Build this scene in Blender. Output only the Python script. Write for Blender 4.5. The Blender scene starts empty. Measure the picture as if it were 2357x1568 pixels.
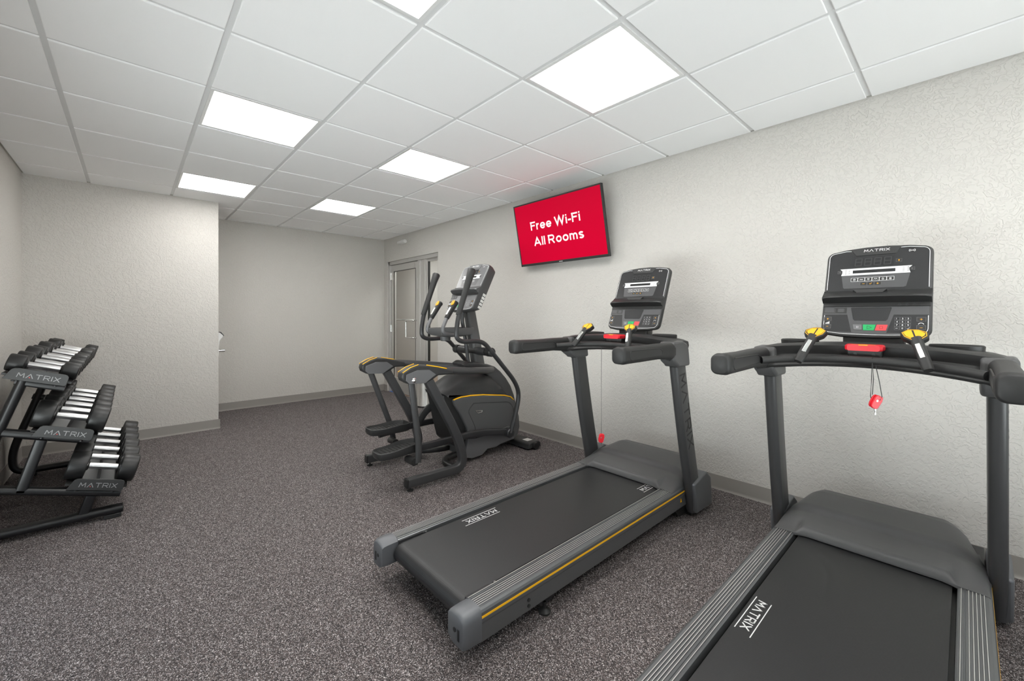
import bpy, bmesh, math, random
from mathutils import Vector, Matrix
random.seed(7)
R = math.radians
sc = bpy.context.scene
# ------------------------------------------------------------------ camera
CAMH = 1.265
FPX = 958.57
cd = bpy.data.cameras.new('camera'); cam = bpy.data.objects.new('camera', cd)
sc.collection.objects.link(cam); sc.camera = cam
cam.location = (0, 0, CAMH); cam.rotation_euler = (R(90), 0, -R(42.5217))
cd.sensor_width = 36.0; cd.lens = FPX / 2357 * 36.0; cd.shift_y = (725 - 784) / 2357
cd.clip_start = 0.02; cd.clip_end = 60
# ------------------------------------------------------------------ world, exposure
w = bpy.data.worlds.new('daylight'); sc.world = w; w.use_nodes = True
# dim overcast sky above; bright ground added below the horizon to light the ceiling
_n = w.node_tree; _tc = _n.nodes.new('ShaderNodeTexCoord'); _sp = _n.nodes.new('ShaderNodeSeparateXYZ'); _cr = _n.nodes.new('ShaderNodeValToRGB')
_n.links.new(_tc.outputs['Generated'], _sp.inputs[0]); _ma = _n.nodes.new('ShaderNodeMath'); _ma.operation = 'MULTIPLY_ADD'; _ma.inputs[1].default_value = .5; _ma.inputs[2].default_value = .5
_n.links.new(_sp.outputs['Z'], _ma.inputs[0]); _n.links.new(_ma.outputs[0], _cr.inputs[0])
_cr.color_ramp.elements[0].position = .49; _cr.color_ramp.elements[0].color = (.95, .98, 1.0, 1)
_cr.color_ramp.elements[1].position = .51; _cr.color_ramp.elements[1].color = (.10, .115, .135, 1)
_n.links.new(_cr.outputs[0], w.node_tree.nodes['Background'].inputs[0])
w.node_tree.nodes['Background'].inputs[1].default_value = 9.5
sc.view_settings.view_transform = 'Standard'; sc.view_settings.look = 'None'
sc.view_settings.exposure = 0.42; sc.view_settings.gamma = 1.0
sc.view_settings.use_curve_mapping = False
sc.cycles.use_denoising = True
sc.cycles.max_bounces = 10; sc.cycles.diffuse_bounces = 6; sc.cycles.glossy_bounces = 4
sc.cycles.sample_clamp_indirect = 6.0
LAMP = 10.5           # strength of the ceiling light panels

# ------------------------------------------------------------------ materials
def lin(c): return tuple(((v / 255) / 12.92 if v <= 10 else (((v / 255) + .055) / 1.055) ** 2.4) for v in c)
def mat(name, col, rough=.5, metal=0.0, spec=.5, coat=0.0, emit=None, estr=0.0, bump=None, var=None):
    m = bpy.data.materials.new(name); m.use_nodes = True
    nt = m.node_tree; b = nt.nodes['Principled BSDF']
    b.inputs['Base Color'].default_value = (*col, 1)
    b.inputs['Roughness'].default_value = rough; b.inputs['Metallic'].default_value = metal
    b.inputs['Specular IOR Level'].default_value = spec; b.inputs['Coat Weight'].default_value = coat
    if emit: b.inputs['Emission Color'].default_value = (*emit, 1); b.inputs['Emission Strength'].default_value = estr
    if bump or var:
        tc = nt.nodes.new('ShaderNodeTexCoord')
    if bump:
        sca, stren, dist, det = bump
        n = nt.nodes.new('ShaderNodeTexNoise'); n.inputs['Scale'].default_value = sca; n.inputs['Detail'].default_value = det
        nt.links.new(tc.outputs['Object'], n.inputs['Vector'])
        bp = nt.nodes.new('ShaderNodeBump'); bp.inputs['Strength'].default_value = stren; bp.inputs['Distance'].default_value = dist
        nt.links.new(n.outputs['Fac'], bp.inputs['Height']); nt.links.new(bp.outputs['Normal'], b.inputs['Normal'])
    if var:
        sca, amt = var
        n = nt.nodes.new('ShaderNodeTexNoise'); n.inputs['Scale'].default_value = sca; n.inputs['Detail'].default_value = 3
        nt.links.new(tc.outputs['Object'], n.inputs['Vector'])
        mx = nt.nodes.new('ShaderNodeMix'); mx.data_type = 'RGBA'
        mx.inputs['A'].default_value = (*[v * (1 - amt) for v in col], 1); mx.inputs['B'].default_value = (*[min(1, v * (1 + amt)) for v in col], 1)
        nt.links.new(n.outputs['Fac'], mx.inputs['Factor']); nt.links.new(mx.outputs['Result'], b.inputs['Base Color'])
    return m

def wall_mat(name, col, bstr):
    m = mat(name, col, .75, spec=.25); nt = m.node_tree; b = nt.nodes['Principled BSDF']
    tc = nt.nodes.new('ShaderNodeTexCoord')
    n0 = nt.nodes.new('ShaderNodeTexNoise'); n0.inputs['Scale'].default_value = 36; n0.inputs['Detail'].default_value = 3; n0.inputs['Distortion'].default_value = 1.2
    n1 = nt.nodes.new('ShaderNodeTexNoise'); n1.inputs['Scale'].default_value = 75; n1.inputs['Detail'].default_value = 3; n1.inputs['Distortion'].default_value = .6
    for n in (n0, n1): nt.links.new(tc.outputs['Object'], n.inputs['Vector'])
    cr = nt.nodes.new('ShaderNodeValToRGB'); cr.color_ramp.elements[0].position = .46; cr.color_ramp.elements[1].position = .54
    nt.links.new(n0.outputs['Fac'], cr.inputs['Fac'])
    add = nt.nodes.new('ShaderNodeMath'); add.operation = 'MULTIPLY_ADD'; add.inputs[1].default_value = .5
    nt.links.new(n1.outputs['Fac'], add.inputs[0]); nt.links.new(cr.outputs['Color'], add.inputs[2])
    bp = nt.nodes.new('ShaderNodeBump'); bp.inputs['Strength'].default_value = bstr; bp.inputs['Distance'].default_value = .003
    nt.links.new(add.outputs[0], bp.inputs['Height']); nt.links.new(bp.outputs['Normal'], b.inputs['Normal'])
    return m

M = {}
M['wall'] = wall_mat('wall_paint', (.61, .590, .557), .6)
M['wall_hall'] = mat('hall_paint', (.66, .64, .62), .8)
M['tile'] = mat('ceiling_tile', (.92, .92, .92), .9, spec=.1, bump=(500, .15, .001, 2))
M['grid'] = mat('grid_paint', (.70, .70, .70), .5)
M['gap'] = mat('wall_angle', (.40, .39, .36), .6)
M['cove'] = mat('cove_rubber', (.25, .232, .215), .45)
M['black'] = mat('black_plastic', (.018, .018, .018), .45)
M['blackm'] = mat('black_powder_coat', (.008, .008, .009), .34, bump=(900, .08, .0005, 2))
M['urethane'] = mat('urethane', (.011, .011, .011), .40, bump=(700, .1, .0005, 2))
M['grip'] = mat('grip_rubber', (.019, .019, .019), .55, bump=(1200, .2, .0006, 2))
M['dark'] = mat('dark_plastic', (.027, .027, .027), .48, bump=(900, .1, .0005, 2))
M['hood'] = mat('hood_plastic', (.085, .085, .086), .48, bump=(1500, .12, .0004, 2))
M['charcoal'] = mat('charcoal_metal', (.046, .046, .048), .36, metal=.35)
M['facesheen'] = mat('console_sheen_grey', (.13, .13, .135), .3)  # elliptical console face: its reflection is painted in as a lighter grey
M['upright'] = mat('upright_paint', (.062, .062, .064), .33, metal=.25)
M['silvergrey'] = mat('grey_paint', (.15, .15, .155), .4, metal=.3)
M['rail'] = mat('brushed_rail', (.17, .175, .18), .36, metal=.65)
M['capgrey'] = mat('cap_grey', (.14, .145, .155), .42, metal=.25)
M['steel'] = mat('stainless', (.72, .72, .71), .22, metal=1)
M['alum'] = mat('aluminium', (.60, .59, .57), .42, metal=.55)
M['chrome'] = mat('chrome', (.85, .85, .85), .12, metal=1)
M['knurl'] = mat('handle_chrome', (.78, .78, .79), .28, metal=1)
M['yellow'] = mat('yellow_trim', lin((255, 190, 20)), .4)
M['yellowb'] = mat('yellow_button', lin((250, 180, 30)), .45)
M['red'] = mat('red_plastic', lin((222, 20, 40)), .35)
M['green'] = mat('green_button', lin((25, 170, 95)), .4)
M['redb'] = mat('red_button', lin((240, 70, 75)), .4)
M['greyb'] = mat('grey_button', lin((110, 110, 112)), .4)
M['white'] = mat('white_print', (.8, .8, .8), .5)
M['whitep'] = mat('white_plastic', (.75, .75, .74), .3)
M['logo'] = mat('logo_grey', (.28, .28, .28), .5)
M['dimlogo'] = mat('logo_dark', (.012, .012, .012), .5)
M['dot'] = mat('logo_dot', lin((200, 60, 60)), .5)
M['faceglass'] = mat('console_face', (.022, .022, .023), .22, coat=.3)
M['facegrey'] = mat('console_grey', (.075, .075, .078), .35)
M['lcd'] = mat('display_window', (.02, .02, .021), .15)
M['seg'] = mat('segment', (.036, .036, .036), .4)
M['blue'] = mat('blue_tape', lin((60, 110, 190)), .6)
M['screen'] = mat('screen_red', (.38, .0, .018), .45, spec=.05, emit=lin((206, 0, 46)), estr=.34)
M['screentxt'] = mat('screen_white', (.6, .6, .6), .3, emit=(1, 1, 1), estr=.4)
M['lamp'] = mat('lamp_diffuser', (.9, .9, .9), .6, emit=(1.0, .985, .955), estr=LAMP)
M['hallfill'] = mat('hall_fill_diffuser', (.9, .9, .9), .6, emit=(1.0, .985, .955), estr=9)  # for the out-of-sight panels added to brighten the hallway
M['label'] = mat('paper_label', (.62, .62, .60), .6)
M['hallfloor'] = mat('hall_floor', (.36, .27, .22), .6, var=(8, .15))

def glass_mat():
    m = bpy.data.materials.new('clear_glass'); m.use_nodes = True; nt = m.node_tree; nt.nodes.clear()
    o = nt.nodes.new('ShaderNodeOutputMaterial'); mx = nt.nodes.new('ShaderNodeMixShader')
    t = nt.nodes.new('ShaderNodeBsdfTransparent'); g = nt.nodes.new('ShaderNodeBsdfGlossy')
    t.inputs[0].default_value = (.93, .95, .94, 1); g.inputs['Roughness'].default_value = .02
    f = nt.nodes.new('ShaderNodeLayerWeight'); f.inputs[0].default_value = .5
    pw = nt.nodes.new('ShaderNodeMath'); pw.operation = 'POWER'; pw.inputs[1].default_value = 5
    ml = nt.nodes.new('ShaderNodeMath'); ml.operation = 'MULTIPLY_ADD'; ml.inputs[1].default_value = .6; ml.inputs[2].default_value = .03
    nt.links.new(f.outputs['Facing'], pw.inputs[0]); nt.links.new(pw.outputs[0], ml.inputs[0]); nt.links.new(ml.outputs[0], mx.inputs[0]); nt.links.new(t.outputs[0], mx.inputs[1]); nt.links.new(g.outputs[0], mx.inputs[2])
    nt.links.new(mx.outputs[0], o.inputs[0]); return m
M['glass'] = glass_mat()

def belt_mat():
    m = mat('belt_rubber', (.03, .03, .031), .45); nt = m.node_tree; b = nt.nodes['Principled BSDF']
    tc = nt.nodes.new('ShaderNodeTexCoord'); v = nt.nodes.new('ShaderNodeTexVoronoi'); v.inputs['Scale'].default_value = 330
    v.inputs['Randomness'].default_value = .15
    nt.links.new(tc.outputs['Object'], v.inputs['Vector'])
    cr = nt.nodes.new('ShaderNodeValToRGB'); cr.color_ramp.elements[0].position = .0; cr.color_ramp.elements[0].color = (.040, .040, .041, 1)
    cr.color_ramp.elements[1].position = .55; cr.color_ramp.elements[1].color = (.015, .015, .016, 1)
    nt.links.new(v.outputs['Distance'], cr.inputs['Fac']); nt.links.new(cr.outputs['Color'], b.inputs['Base Color'])
    bp = nt.nodes.new('ShaderNodeBump'); bp.inputs['Strength'].default_value = .25; bp.inputs['Distance'].default_value = .0006; bp.invert = True
    nt.links.new(v.outputs['Distance'], bp.inputs['Height']); nt.links.new(bp.outputs['Normal'], b.inputs['Normal'])
    return m
M['belt'] = belt_mat()

def floor_mat():
    m = mat('flecked_rubber', (.05, .05, .05), .72, spec=.3); nt = m.node_tree; b = nt.nodes['Principled BSDF']
    tc = nt.nodes.new('ShaderNodeTexCoord')
    n = nt.nodes.new('ShaderNodeTexNoise'); n.inputs['Scale'].default_value = 160; n.inputs['Detail'].default_value = 2
    nt.links.new(tc.outputs['Object'], n.inputs['Vector'])
    mv = nt.nodes.new('ShaderNodeMix'); mv.data_type = 'VECTOR'; mv.inputs['Factor'].default_value = .012
    nt.links.new(tc.outputs['Object'], mv.inputs['A']); nt.links.new(n.outputs['Color'], mv.inputs['B'])
    prev = None
    layers = [((210, 330, 260), .66, (.082, .067, .066)), ((300, 210, 260), .76, (.145, .118, .112)), ((380, 260, 300), .875, (.60, .56, .56))]
    base = nt.nodes.new('ShaderNodeRGB'); base.outputs[0].default_value = (.018, .0155, .0165, 1); prev = base.outputs[0]
    for k, (s3, th, col) in enumerate(layers):
        mp = nt.nodes.new('ShaderNodeMapping'); mp.inputs['Scale'].default_value = [v / 100 for v in s3]
        mp.inputs['Rotation'].default_value = (0, 0, k * 1.1 + .4)
        nt.links.new(mv.outputs['Result'], mp.inputs['Vector'])
        v = nt.nodes.new('ShaderNodeTexVoronoi'); v.inputs['Scale'].default_value = 155
        nt.links.new(mp.outputs[0], v.inputs['Vector'])
        sp = nt.nodes.new('ShaderNodeSeparateColor'); nt.links.new(v.outputs['Color'], sp.inputs[0])
        gt = nt.nodes.new('ShaderNodeMath'); gt.operation = 'GREATER_THAN'; gt.inputs[1].default_value = th
        nt.links.new(sp.outputs[0], gt.inputs[0])
        # shade each fleck a little differently
        sh = nt.nodes.new('ShaderNodeMix'); sh.data_type = 'RGBA'
        sh.inputs['A'].default_value = (*[c * .65 for c in col], 1); sh.inputs['B'].default_value = (*[min(1, c * 1.3) for c in col], 1)
        nt.links.new(sp.outputs[1], sh.inputs['Factor'])
        mx = nt.nodes.new('ShaderNodeMix'); mx.data_type = 'RGBA'
        nt.links.new(gt.outputs[0], mx.inputs['Factor']); nt.links.new(prev, mx.inputs['A']); nt.links.new(sh.outputs['Result'], mx.inputs['B'])
        prev = mx.outputs['Result']
    nt.links.new(prev, b.inputs['Base Color'])
    bp = nt.nodes.new('ShaderNodeBump'); bp.inputs['Strength'].default_value = .3; bp.inputs['Distance'].default_value = .001
    nt.links.new(n.outputs['Fac'], bp.inputs['Height']); nt.links.new(bp.outputs['Normal'], b.inputs['Normal'])
    return m
M['floor'] = floor_mat()

# ------------------------------------------------------------------ mesh helpers
def rrect(wd, ht, r, n=4):
    r = min(r, wd / 2 - 1e-4, ht / 2 - 1e-4); o = []
    for cx, cy, a in ((wd/2 - r, ht/2 - r, 0), (-wd/2 + r, ht/2 - r, 90), (-wd/2 + r, -ht/2 + r, 180), (wd/2 - r, -ht/2 + r, 270)):
        for k in range(n + 1):
            t = R(a + 90 * k / n); o.append((cx + r * math.cos(t), cy + r * math.sin(t)))
    return o
def circ(r, n=16, ry=None):
    ry = r if ry is None else ry
    return [(r * math.cos(2*math.pi*k/n), ry * math.sin(2*math.pi*k/n)) for k in range(n)]
def fillet(pts, r, n=6):
    pts = [Vector(p) for p in pts]; out = [pts[0]]
    for i in range(1, len(pts) - 1):
        a, b, c = pts[i-1], pts[i], pts[i+1]
        rr = r[i] if isinstance(r, (list, tuple)) else r
        d1 = min(rr, (a - b).length * .49); d2 = min(rr, (c - b).length * .49)
        p = b + (a - b).normalized() * d1; q = b + (c - b).normalized() * d2
        for k in range(n + 1):
            t = k / n; out.append(p * (1-t)**2 + b * 2*t*(1-t) + q * t*t)
    out.append(pts[-1]); return out

class B:
    def __init__(s, Mx=None): s.v = []; s.f = []; s.M = Mx or Matrix.Identity(4)
    def add(s, vs, fs):
        o = len(s.v); s.v += [s.M @ Vector(v) for v in vs]; s.f += [tuple(i + o for i in f) for f in fs]; return s
    def box(s, c, d, rot=None):
        x, y, z = [q / 2 for q in d]; m = rot.to_matrix() if rot else Matrix.Identity(3); c = Vector(c)
        vs = [c + m @ Vector((i*x, j*y, k*z)) for i in (-1, 1) for j in (-1, 1) for k in (-1, 1)]
        return s.add(vs, [(0,1,3,2), (4,6,7,5), (0,4,5,1), (2,3,7,6), (0,2,6,4), (1,5,7,3)])
    def bb(s, a, b): return s.box([(a[i] + b[i]) / 2 for i in range(3)], [abs(b[i] - a[i]) for i in range(3)])
    def rings(s, rs, cap=True, closed=False):
        n = len(rs[0]); vs = [p for r in rs for p in r]; fs = []
        m = len(rs)
        for i in range(m if closed else m - 1):
            a = i * n; b = ((i + 1) % m) * n
            for k in range(n): fs.append((a + k, a + (k+1) % n, b + (k+1) % n, b + k))
        if cap and not closed: fs.append(tuple(range(n))[::-1]); fs.append(tuple(range((m-1)*n, m*n)))
        return s.add(vs, fs)
    def tube(s, pts, prof, ref=(0, 0, 1), scales=None, cap=True):
        pts = [Vector(p) for p in pts]; ref = Vector(ref); rs = []
        if isinstance(prof, (int, float)): prof = circ(prof)
        for i, p in enumerate(pts):
            t = (pts[min(i+1, len(pts)-1)] - pts[max(i-1, 0)]).normalized()
            sd = t.cross(ref)
            if sd.length < 1e-3: sd = t.cross(Vector((1, 0, 0)))
            sd.normalize(); up = sd.cross(t)
            k = scales[i] if scales else 1
            kx, ky = k if isinstance(k, tuple) else (k, k)
            rs.append([p + sd * a * kx + up * b * ky for a, b in prof])
        return s.rings(rs, cap)
    def cyl(s, a, b, r, n=24, r2=None):
        a = Vector(a); b = Vector(b); d = (b - a).normalized()
        ref = (0, 0, 1) if abs(d.z) < .9 else (1, 0, 0)
        return s.tube([a, b], circ(r, n), ref, [1, (r2 or r) / r])
    def lathe(s, a, b, prof, n=28):   # prof: (t along a->b in metres, radius)
        a = Vector(a); b = Vector(b); d = (b - a).normalized()
        ref = Vector((0, 0, 1)) if abs(d.z) < .9 else Vector((1, 0, 0)); sd = d.cross(ref).normalized(); up = sd.cross(d)
        rs = [[a + d * t + (sd * math.cos(2*math.pi*k/n) + up * math.sin(2*math.pi*k/n)) * max(r, 1e-4) for k in range(n)] for t, r in prof]
        return s.rings(rs)
    def prism(s, pts, ax, lo, hi):    # outline in the two other axes, extruded along axis ax
        def P(p, h):
            if ax == 0: return (h, p[0], p[1])
            if ax == 1: return (p[0], h, p[1])
            return (p[0], p[1], h)
        return s.rings([[P(p, lo) for p in pts], [P(p, hi) for p in pts]])
    def line(s, pts, wd, th=.0008, closed=False, z=0):   # flat ribbon in local xy
        pts = [Vector((p[0], p[1], 0)) for p in pts]
        n = len(pts); seg = [(pts[i], pts[(i+1) % n]) for i in range(n if closed else n - 1)]
        for a, b in seg:
            d = b - a; L = d.length
            if L < 1e-6: continue
            d /= L; pn = Vector((-d.y, d.x, 0)) * wd / 2; a2 = a - d * wd * .35; b2 = b + d * wd * .35
            q = [a2 - pn, b2 - pn, b2 + pn, a2 + pn]
            s.add([(v.x, v.y, z) for v in q] + [(v.x, v.y, z + th) for v in q], [(3,2,1,0), (4,5,6,7), (0,1,5,4), (1,2,6,5), (2,3,7,6), (3,0,4,7)])
        return s

def rootof(o):
    while o.parent: o = o.parent
    return o
def link(name, b, m, parent=None, bevel=0, seg=2, ang=32, smooth=True):
    me = bpy.data.meshes.new(name)
    off = rootof(parent).location if parent else Vector((0, 0, 0))
    me.from_pydata([tuple(v - off) for v in b.v], [], b.f); 
    bm = bmesh.new(); bm.from_mesh(me); bmesh.ops.recalc_face_normals(bm, faces=bm.faces[:]); bm.to_mesh(me); bm.free()
    me.materials.append(M[m] if isinstance(m, str) else m)
    if smooth:
        me.polygons.foreach_set('use_smooth', [True] * len(me.polygons)); me.set_sharp_from_angle(angle=R(ang))
    o = bpy.data.objects.new(name, me); sc.collection.objects.link(o)
    if parent: o.parent = parent
    if bevel:
        md = o.modifiers.new('bevel', 'BEVEL'); md.width = bevel; md.segments = seg; md.limit_method = 'ANGLE'; md.angle_limit = R(ang)
        md.harden_normals = False
    me.update(); return o
def thing(name, label, cat, loc=(0, 0, 0), group=None):
    o = bpy.data.objects.new(name, None); sc.collection.objects.link(o); o.location = loc
    o.empty_display_size = .1; o['label'] = label; o['category'] = cat
    if group: o['group'] = group
    return o
def tag(o, label, cat, group=None):
    o['label'] = label; o['category'] = cat
    if group: o['group'] = group
    return o
def struct(name, b, m, parent=None, **k):
    o = link(name, b, m, parent, **k)
    if not parent: o['kind'] = 'structure'
    return o
def lab(o, t): o['label'] = t; return o
def dup(o, loc, label=None, skip=()):
    def rec(s, par):
        c = s.copy(); sc.collection.objects.link(c); c.parent = par
        for ch in s.children:
            if ch.name.split('.')[0] not in skip: rec(ch, c)
        return c
    c = rec(o, None); c.location = loc
    if label: c['label'] = label
    return c
def frame(o, r, u):      # matrix with local x=r, y=u, z=r x u
    o, r, u = Vector(o), Vector(r).normalized(), Vector(u).normalized(); n = r.cross(u)
    return Matrix(((r.x, u.x, n.x, o.x), (r.y, u.y, n.y, o.y), (r.z, u.z, n.z, o.z), (0, 0, 0, 1)))
# the wide lettering: strokes in a box one unit high
GL = {'M': ([[(0,0),(.12,1),(.62,.28),(1.12,1),(1.24,0)]], 1.24), 'A': ([[(0,0),(.6,.95),(1.2,0)]], 1.2),
      'T': ([[(0,1),(1.15,1)], [(.575,1),(.575,0)]], 1.15), 'R': ([[(0,0),(0,1),(.85,1),(1,.86),(1,.62),(.88,.48),(0,.45)], [(.55,.45),(1.05,0)]], 1.05),
      'I': ([[(0,0),(0,1)]], 0.02), 'X': ([[(0,0),(1.05,1)], [(0,1),(1.05,0)]], 1.05)}
def wordmark(b, text, x0, y0, width, h, wd=.13, z=0, th=.0006):
    gap = .42; tot = sum(GL[c][1] for c in text) + gap * (len(text) - 1); kx = width / tot; x = 0
    dots = []
    for c in text:
        st, adv = GL[c]
        for pl in st: b.line([(x0 + (x + p[0]) * kx, y0 + p[1] * h) for p in pl], wd * h, th, z=z)
        if c == 'A': dots.append((x0 + (x + .6) * kx, y0 + .16 * h))
        x += adv + gap
    return dots
_ft = {}
def text_mesh(txt, size, bold=0.0, sx=1.0):
    cu = bpy.data.curves.new('t', 'FONT'); cu.body = txt; cu.size = size; cu.offset = bold; cu.extrude = .0004
    ob = bpy.data.objects.new('t', cu); me = bpy.data.meshes.new_from_object(ob)
    vs = [(v.co.x * sx, v.co.y, v.co.z) for v in me.vertices]; fs = [tuple(p.vertices) for p in me.polygons]
    bpy.data.objects.remove(ob); bpy.data.curves.remove(cu); bpy.data.meshes.remove(me)
    return vs, fs
def put_text(b, txt, x, y, size, bold=0.0, z=0.0, fit=None, sx=1.0):
    vs, fs = text_mesh(txt, size, bold, sx)
    if not vs: return
    x0 = min(v[0] for v in vs); x1 = max(v[0] for v in vs); k = fit / (x1 - x0) if fit else 1
    b.add([((v[0] - x0) * k + x, v[1] + y, v[2] + z) for v in vs], fs)

# bold sans lettering for the screen, drawn as mitred strokes in a box one unit (cap height) high
def arc(cx, cy, rx, ry, a0, a1, n=16): return [(cx + rx * math.cos(R(a0 + (a1-a0)*k/n)), cy + ry * math.sin(R(a0 + (a1-a0)*k/n))) for k in range(n + 1)]
SW = .19; h_ = SW / 2
SG = {'F': ([[(h_,0),(h_,1)], [(0,1-h_),(.66,1-h_)], [(h_,.53),(.58,.53)]], .66), 'r': ([[(h_,0),(h_,.73)], [(h_,.36)] + arc(.33,.36,.235,.28,180,85,8)], .40),
      'e': ([arc(.35,.365,.255,.285,5,325,22), [(.10,.36),(.66,.36)]], .68), 'W': ([[(.07,1),(.34,.1),(.61,.93),(.88,.1),(1.15,1)]], 1.22), 'i': ([[(h_,0),(h_,.73)], [(h_,.84),(h_,1)]], .19),
      '-': ([[(0,.35),(.34,.35)]], .34), 'A': ([[(.07,0),(.47,.93),(.87,0)], [(.2,.30),(.74,.30)]], .94), 'l': ([[(h_,0),(h_,1)]], .19),
      'R': ([[(h_,0),(h_,1)], [(0,1-h_),(.50,1-h_)] + arc(.50,.675,.21,.23,90,-90,10) + [(0,.445)], [(.44,.44),(.74,0)]], .86), 'o': ([arc(.36,.365,.265,.285,0,360,24)], .72),
      'm': ([[(h_,0),(h_,.73)], [(h_,.36)] + arc(.28,.42,.185,.225,180,0,10) + [(.465,0)], [(.465,.36)] + arc(.65,.42,.185,.225,180,0,10) + [(.835,0)]], .93),
      's': ([arc(.31,.535,.20,.125,25,180,9)[:-1] + [(.11,.52),(.17,.43),(.43,.32),(.51,.24)] + arc(.31,.2,.20,.125,0,-155,9)], .62)}
def ribbon(b, pts, wd, th, z=0):
    P = []
    for p in pts:
        if not P or (Vector(p) - P[-1]).length > 1e-5 * 5: P.append(Vector((p[0], p[1])))
    L = []; Rr = []
    for i, p in enumerate(P):
        d0 = (P[i] - P[i-1]).normalized() if i else (P[1] - P[0]).normalized()
        d1 = (P[i+1] - P[i]).normalized() if i < len(P) - 1 else d0
        n0 = Vector((-d0.y, d0.x)); n1 = Vector((-d1.y, d1.x)); n = (n0 + n1)
        n = n.normalized() if n.length > 1e-4 else n0
        k = wd / 2 / max(.35, n.dot(n1)); L.append(p + n * k); Rr.append(p - n * k)
    m = len(P); vs = [(q.x, q.y, z + h) for h in (0, th) for q in L + Rr]
    fs = []
    for i in range(m - 1):
        a, c, d, e = i, i + 1, m + i + 1, m + i
        fs += [(a, c, d, e), (2*m + e, 2*m + d, 2*m + c, 2*m + a), (a, 2*m + a, 2*m + c, c), (e, d, 2*m + d, 2*m + e)]
    fs += [(0, m, 3*m, 2*m), (m-1, 3*m-1, 4*m-1, 2*m-1)]
    b.add(vs, fs)
def sans(b, txt, x0, y0, cap, width, z):
    g = .09; sp = .28; tot = sum(SG[c][1] + g if c != ' ' else sp for c in txt) - g; kx = width / (tot * cap); x = 0
    for i, c in enumerate(txt):
        if c == ' ': x += sp; continue
        st, adv = SG[c]
        for q, pl in enumerate(st): ribbon(b, [(x0 + (x + p[0]) * cap * kx, y0 + p[1] * cap) for p in pl], SW * cap * (.96 if q == 0 else .9), .0006 + q * .0001, z)
        x += adv + g

# ================================================================== the room
XL, XR, YF, YB = -.707, 3.15, 6.61, -2.0
BX, BY = .728, 5.64           # jutting corner of the left wall block
HC = 2.518
DY0, DY1, DZ = 4.957, 6.50, 2.14
T = .12
struct('floor', B().bb((XL - T, YB - T, -.08), (XR + .02, YF + T, 0)), 'floor', smooth=False)
b = B(); b.bb((XR, YB, 0), (XR + T, DY0, HC + .1)); b.bb((XR, DY1, 0), (XR + T, YF + T, HC + .1)); b.bb((XR, DY0, DZ), (XR + T, DY1, HC + .1))
struct('wall_right', b, 'wall', smooth=False)
struct('wall_far', B().bb((BX, YF, 0), (XR, YF + T, HC + .1)), 'wall', smooth=False)
WY0, WY1, WZ0, WZ1 = .5, 3.2, .10, .95
b = B(); b.bb((XL - T, YB, 0), (XL, WY0, HC + .1)); b.bb((XL - T, WY1, 0), (XL, BY, HC + .1)); b.bb((XL - T, WY0, 0), (XL, WY1, WZ0)); b.bb((XL - T, WY0, WZ1), (XL, WY1, HC + .1))
struct('wall_left', b, 'wall', smooth=False)
struct('wall_jutting', B().bb((XL - T, BY, 0), (BX, YF + T, HC + .1)), 'wall', smooth=False, bevel=.004)
# ceiling: tiles hang a touch below the grid
gx0, gy0, gs = -.2903, 2.2063, .6096
xs = [XL, gx0] + [gx0 + gs * i for i in range(1, 6)] + [XR]
ys = [YB] + [gy0 + gs * j for j in range(-8, 8)] + [YF]
lamps = [(1, 1), (1, 4), (3, 1), (3, 4), (1, -2), (3, -2), (1, -5), (3, -5)]
b = B(); g = B()
for i in range(len(xs) - 1):
    for j in range(len(ys) - 1):
        if (i - 1, j - 9) in lamps: continue
        x0, x1, y0, y1 = xs[i] + .012, xs[i+1] - .012, ys[j] + .012, ys[j+1] - .012
        if x1 - x0 < .02 or y1 - y0 < .02: continue
        b.rings([[(x0, y0, HC + .02), (x1, y0, HC + .02), (x1, y1, HC + .02), (x0, y1, HC + .02)],
                 [(x0, y0, HC + .002), (x1, y0, HC + .002), (x1, y1, HC + .002), (x0, y1, HC + .002)],
                 [(x0+.003, y0+.003, HC), (x1-.003, y0+.003, HC), (x1-.003, y1-.003, HC), (x0+.003, y1-.003, HC)]])
struct('ceiling', b, 'tile', smooth=False)
for x in xs[1:-1]: g.bb((x - .012, YB, HC + .007), (x + .012, YF, HC + .03))
for y in ys[1:-1]: g.bb((XL, y - .012, HC + .0075), (XR, y + .012, HC + .03))
g.bb((XL - .1, YB, HC + .03), (XR + .1, YF + .1, HC + .05))
struct('trim_1', g, 'grid', smooth=False)
a = B()
for p, q in (((XR - .02, YB, HC + .006), (XR, YF, HC + .012)), ((BX, YF - .02, HC + .006), (XR, YF, HC + .012)), ((XL, YB, HC + .006), (XL + .02, BY, HC + .012)),
             ((XL, BY - .02, HC + .006), (BX + .02, BY, HC + .012)), ((BX, BY, HC + .006), (BX + .02, YF, HC + .012))): a.bb(p, q)
struct('trim_2', a, 'gap', smooth=False)
# cove base
def cove(name, p0, p1, nrm):
    p0 = Vector((*p0, 0)); p1 = Vector((*p1, 0)); n = Vector((*nrm, 0))
    prof = [(0, 0), (.014, 0), (.009, .006), (.004, .02), (.0035, .098), (.002, .102), (0, .102)]
    struct(name, B().rings([[p + n * a + Vector((0, 0, z)) for a, z in prof] for p in (p0, p1)]), 'cove')
cove('baseboard_right', (XR, YB), (XR, DY0), (-1, 0)); cove('baseboard_right_end', (XR, DY1), (XR, YF), (-1, 0))
cove('baseboard_far', (BX, YF), (XR, YF), (0, -1)); cove('baseboard_left', (XL, YB), (XL, BY), (1, 0))
cove('baseboard_jutting', (XL, BY), (BX + .014, BY), (0, -1)); cove('baseboard_alcove', (BX, BY), (BX, YF), (1, 0))
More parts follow.
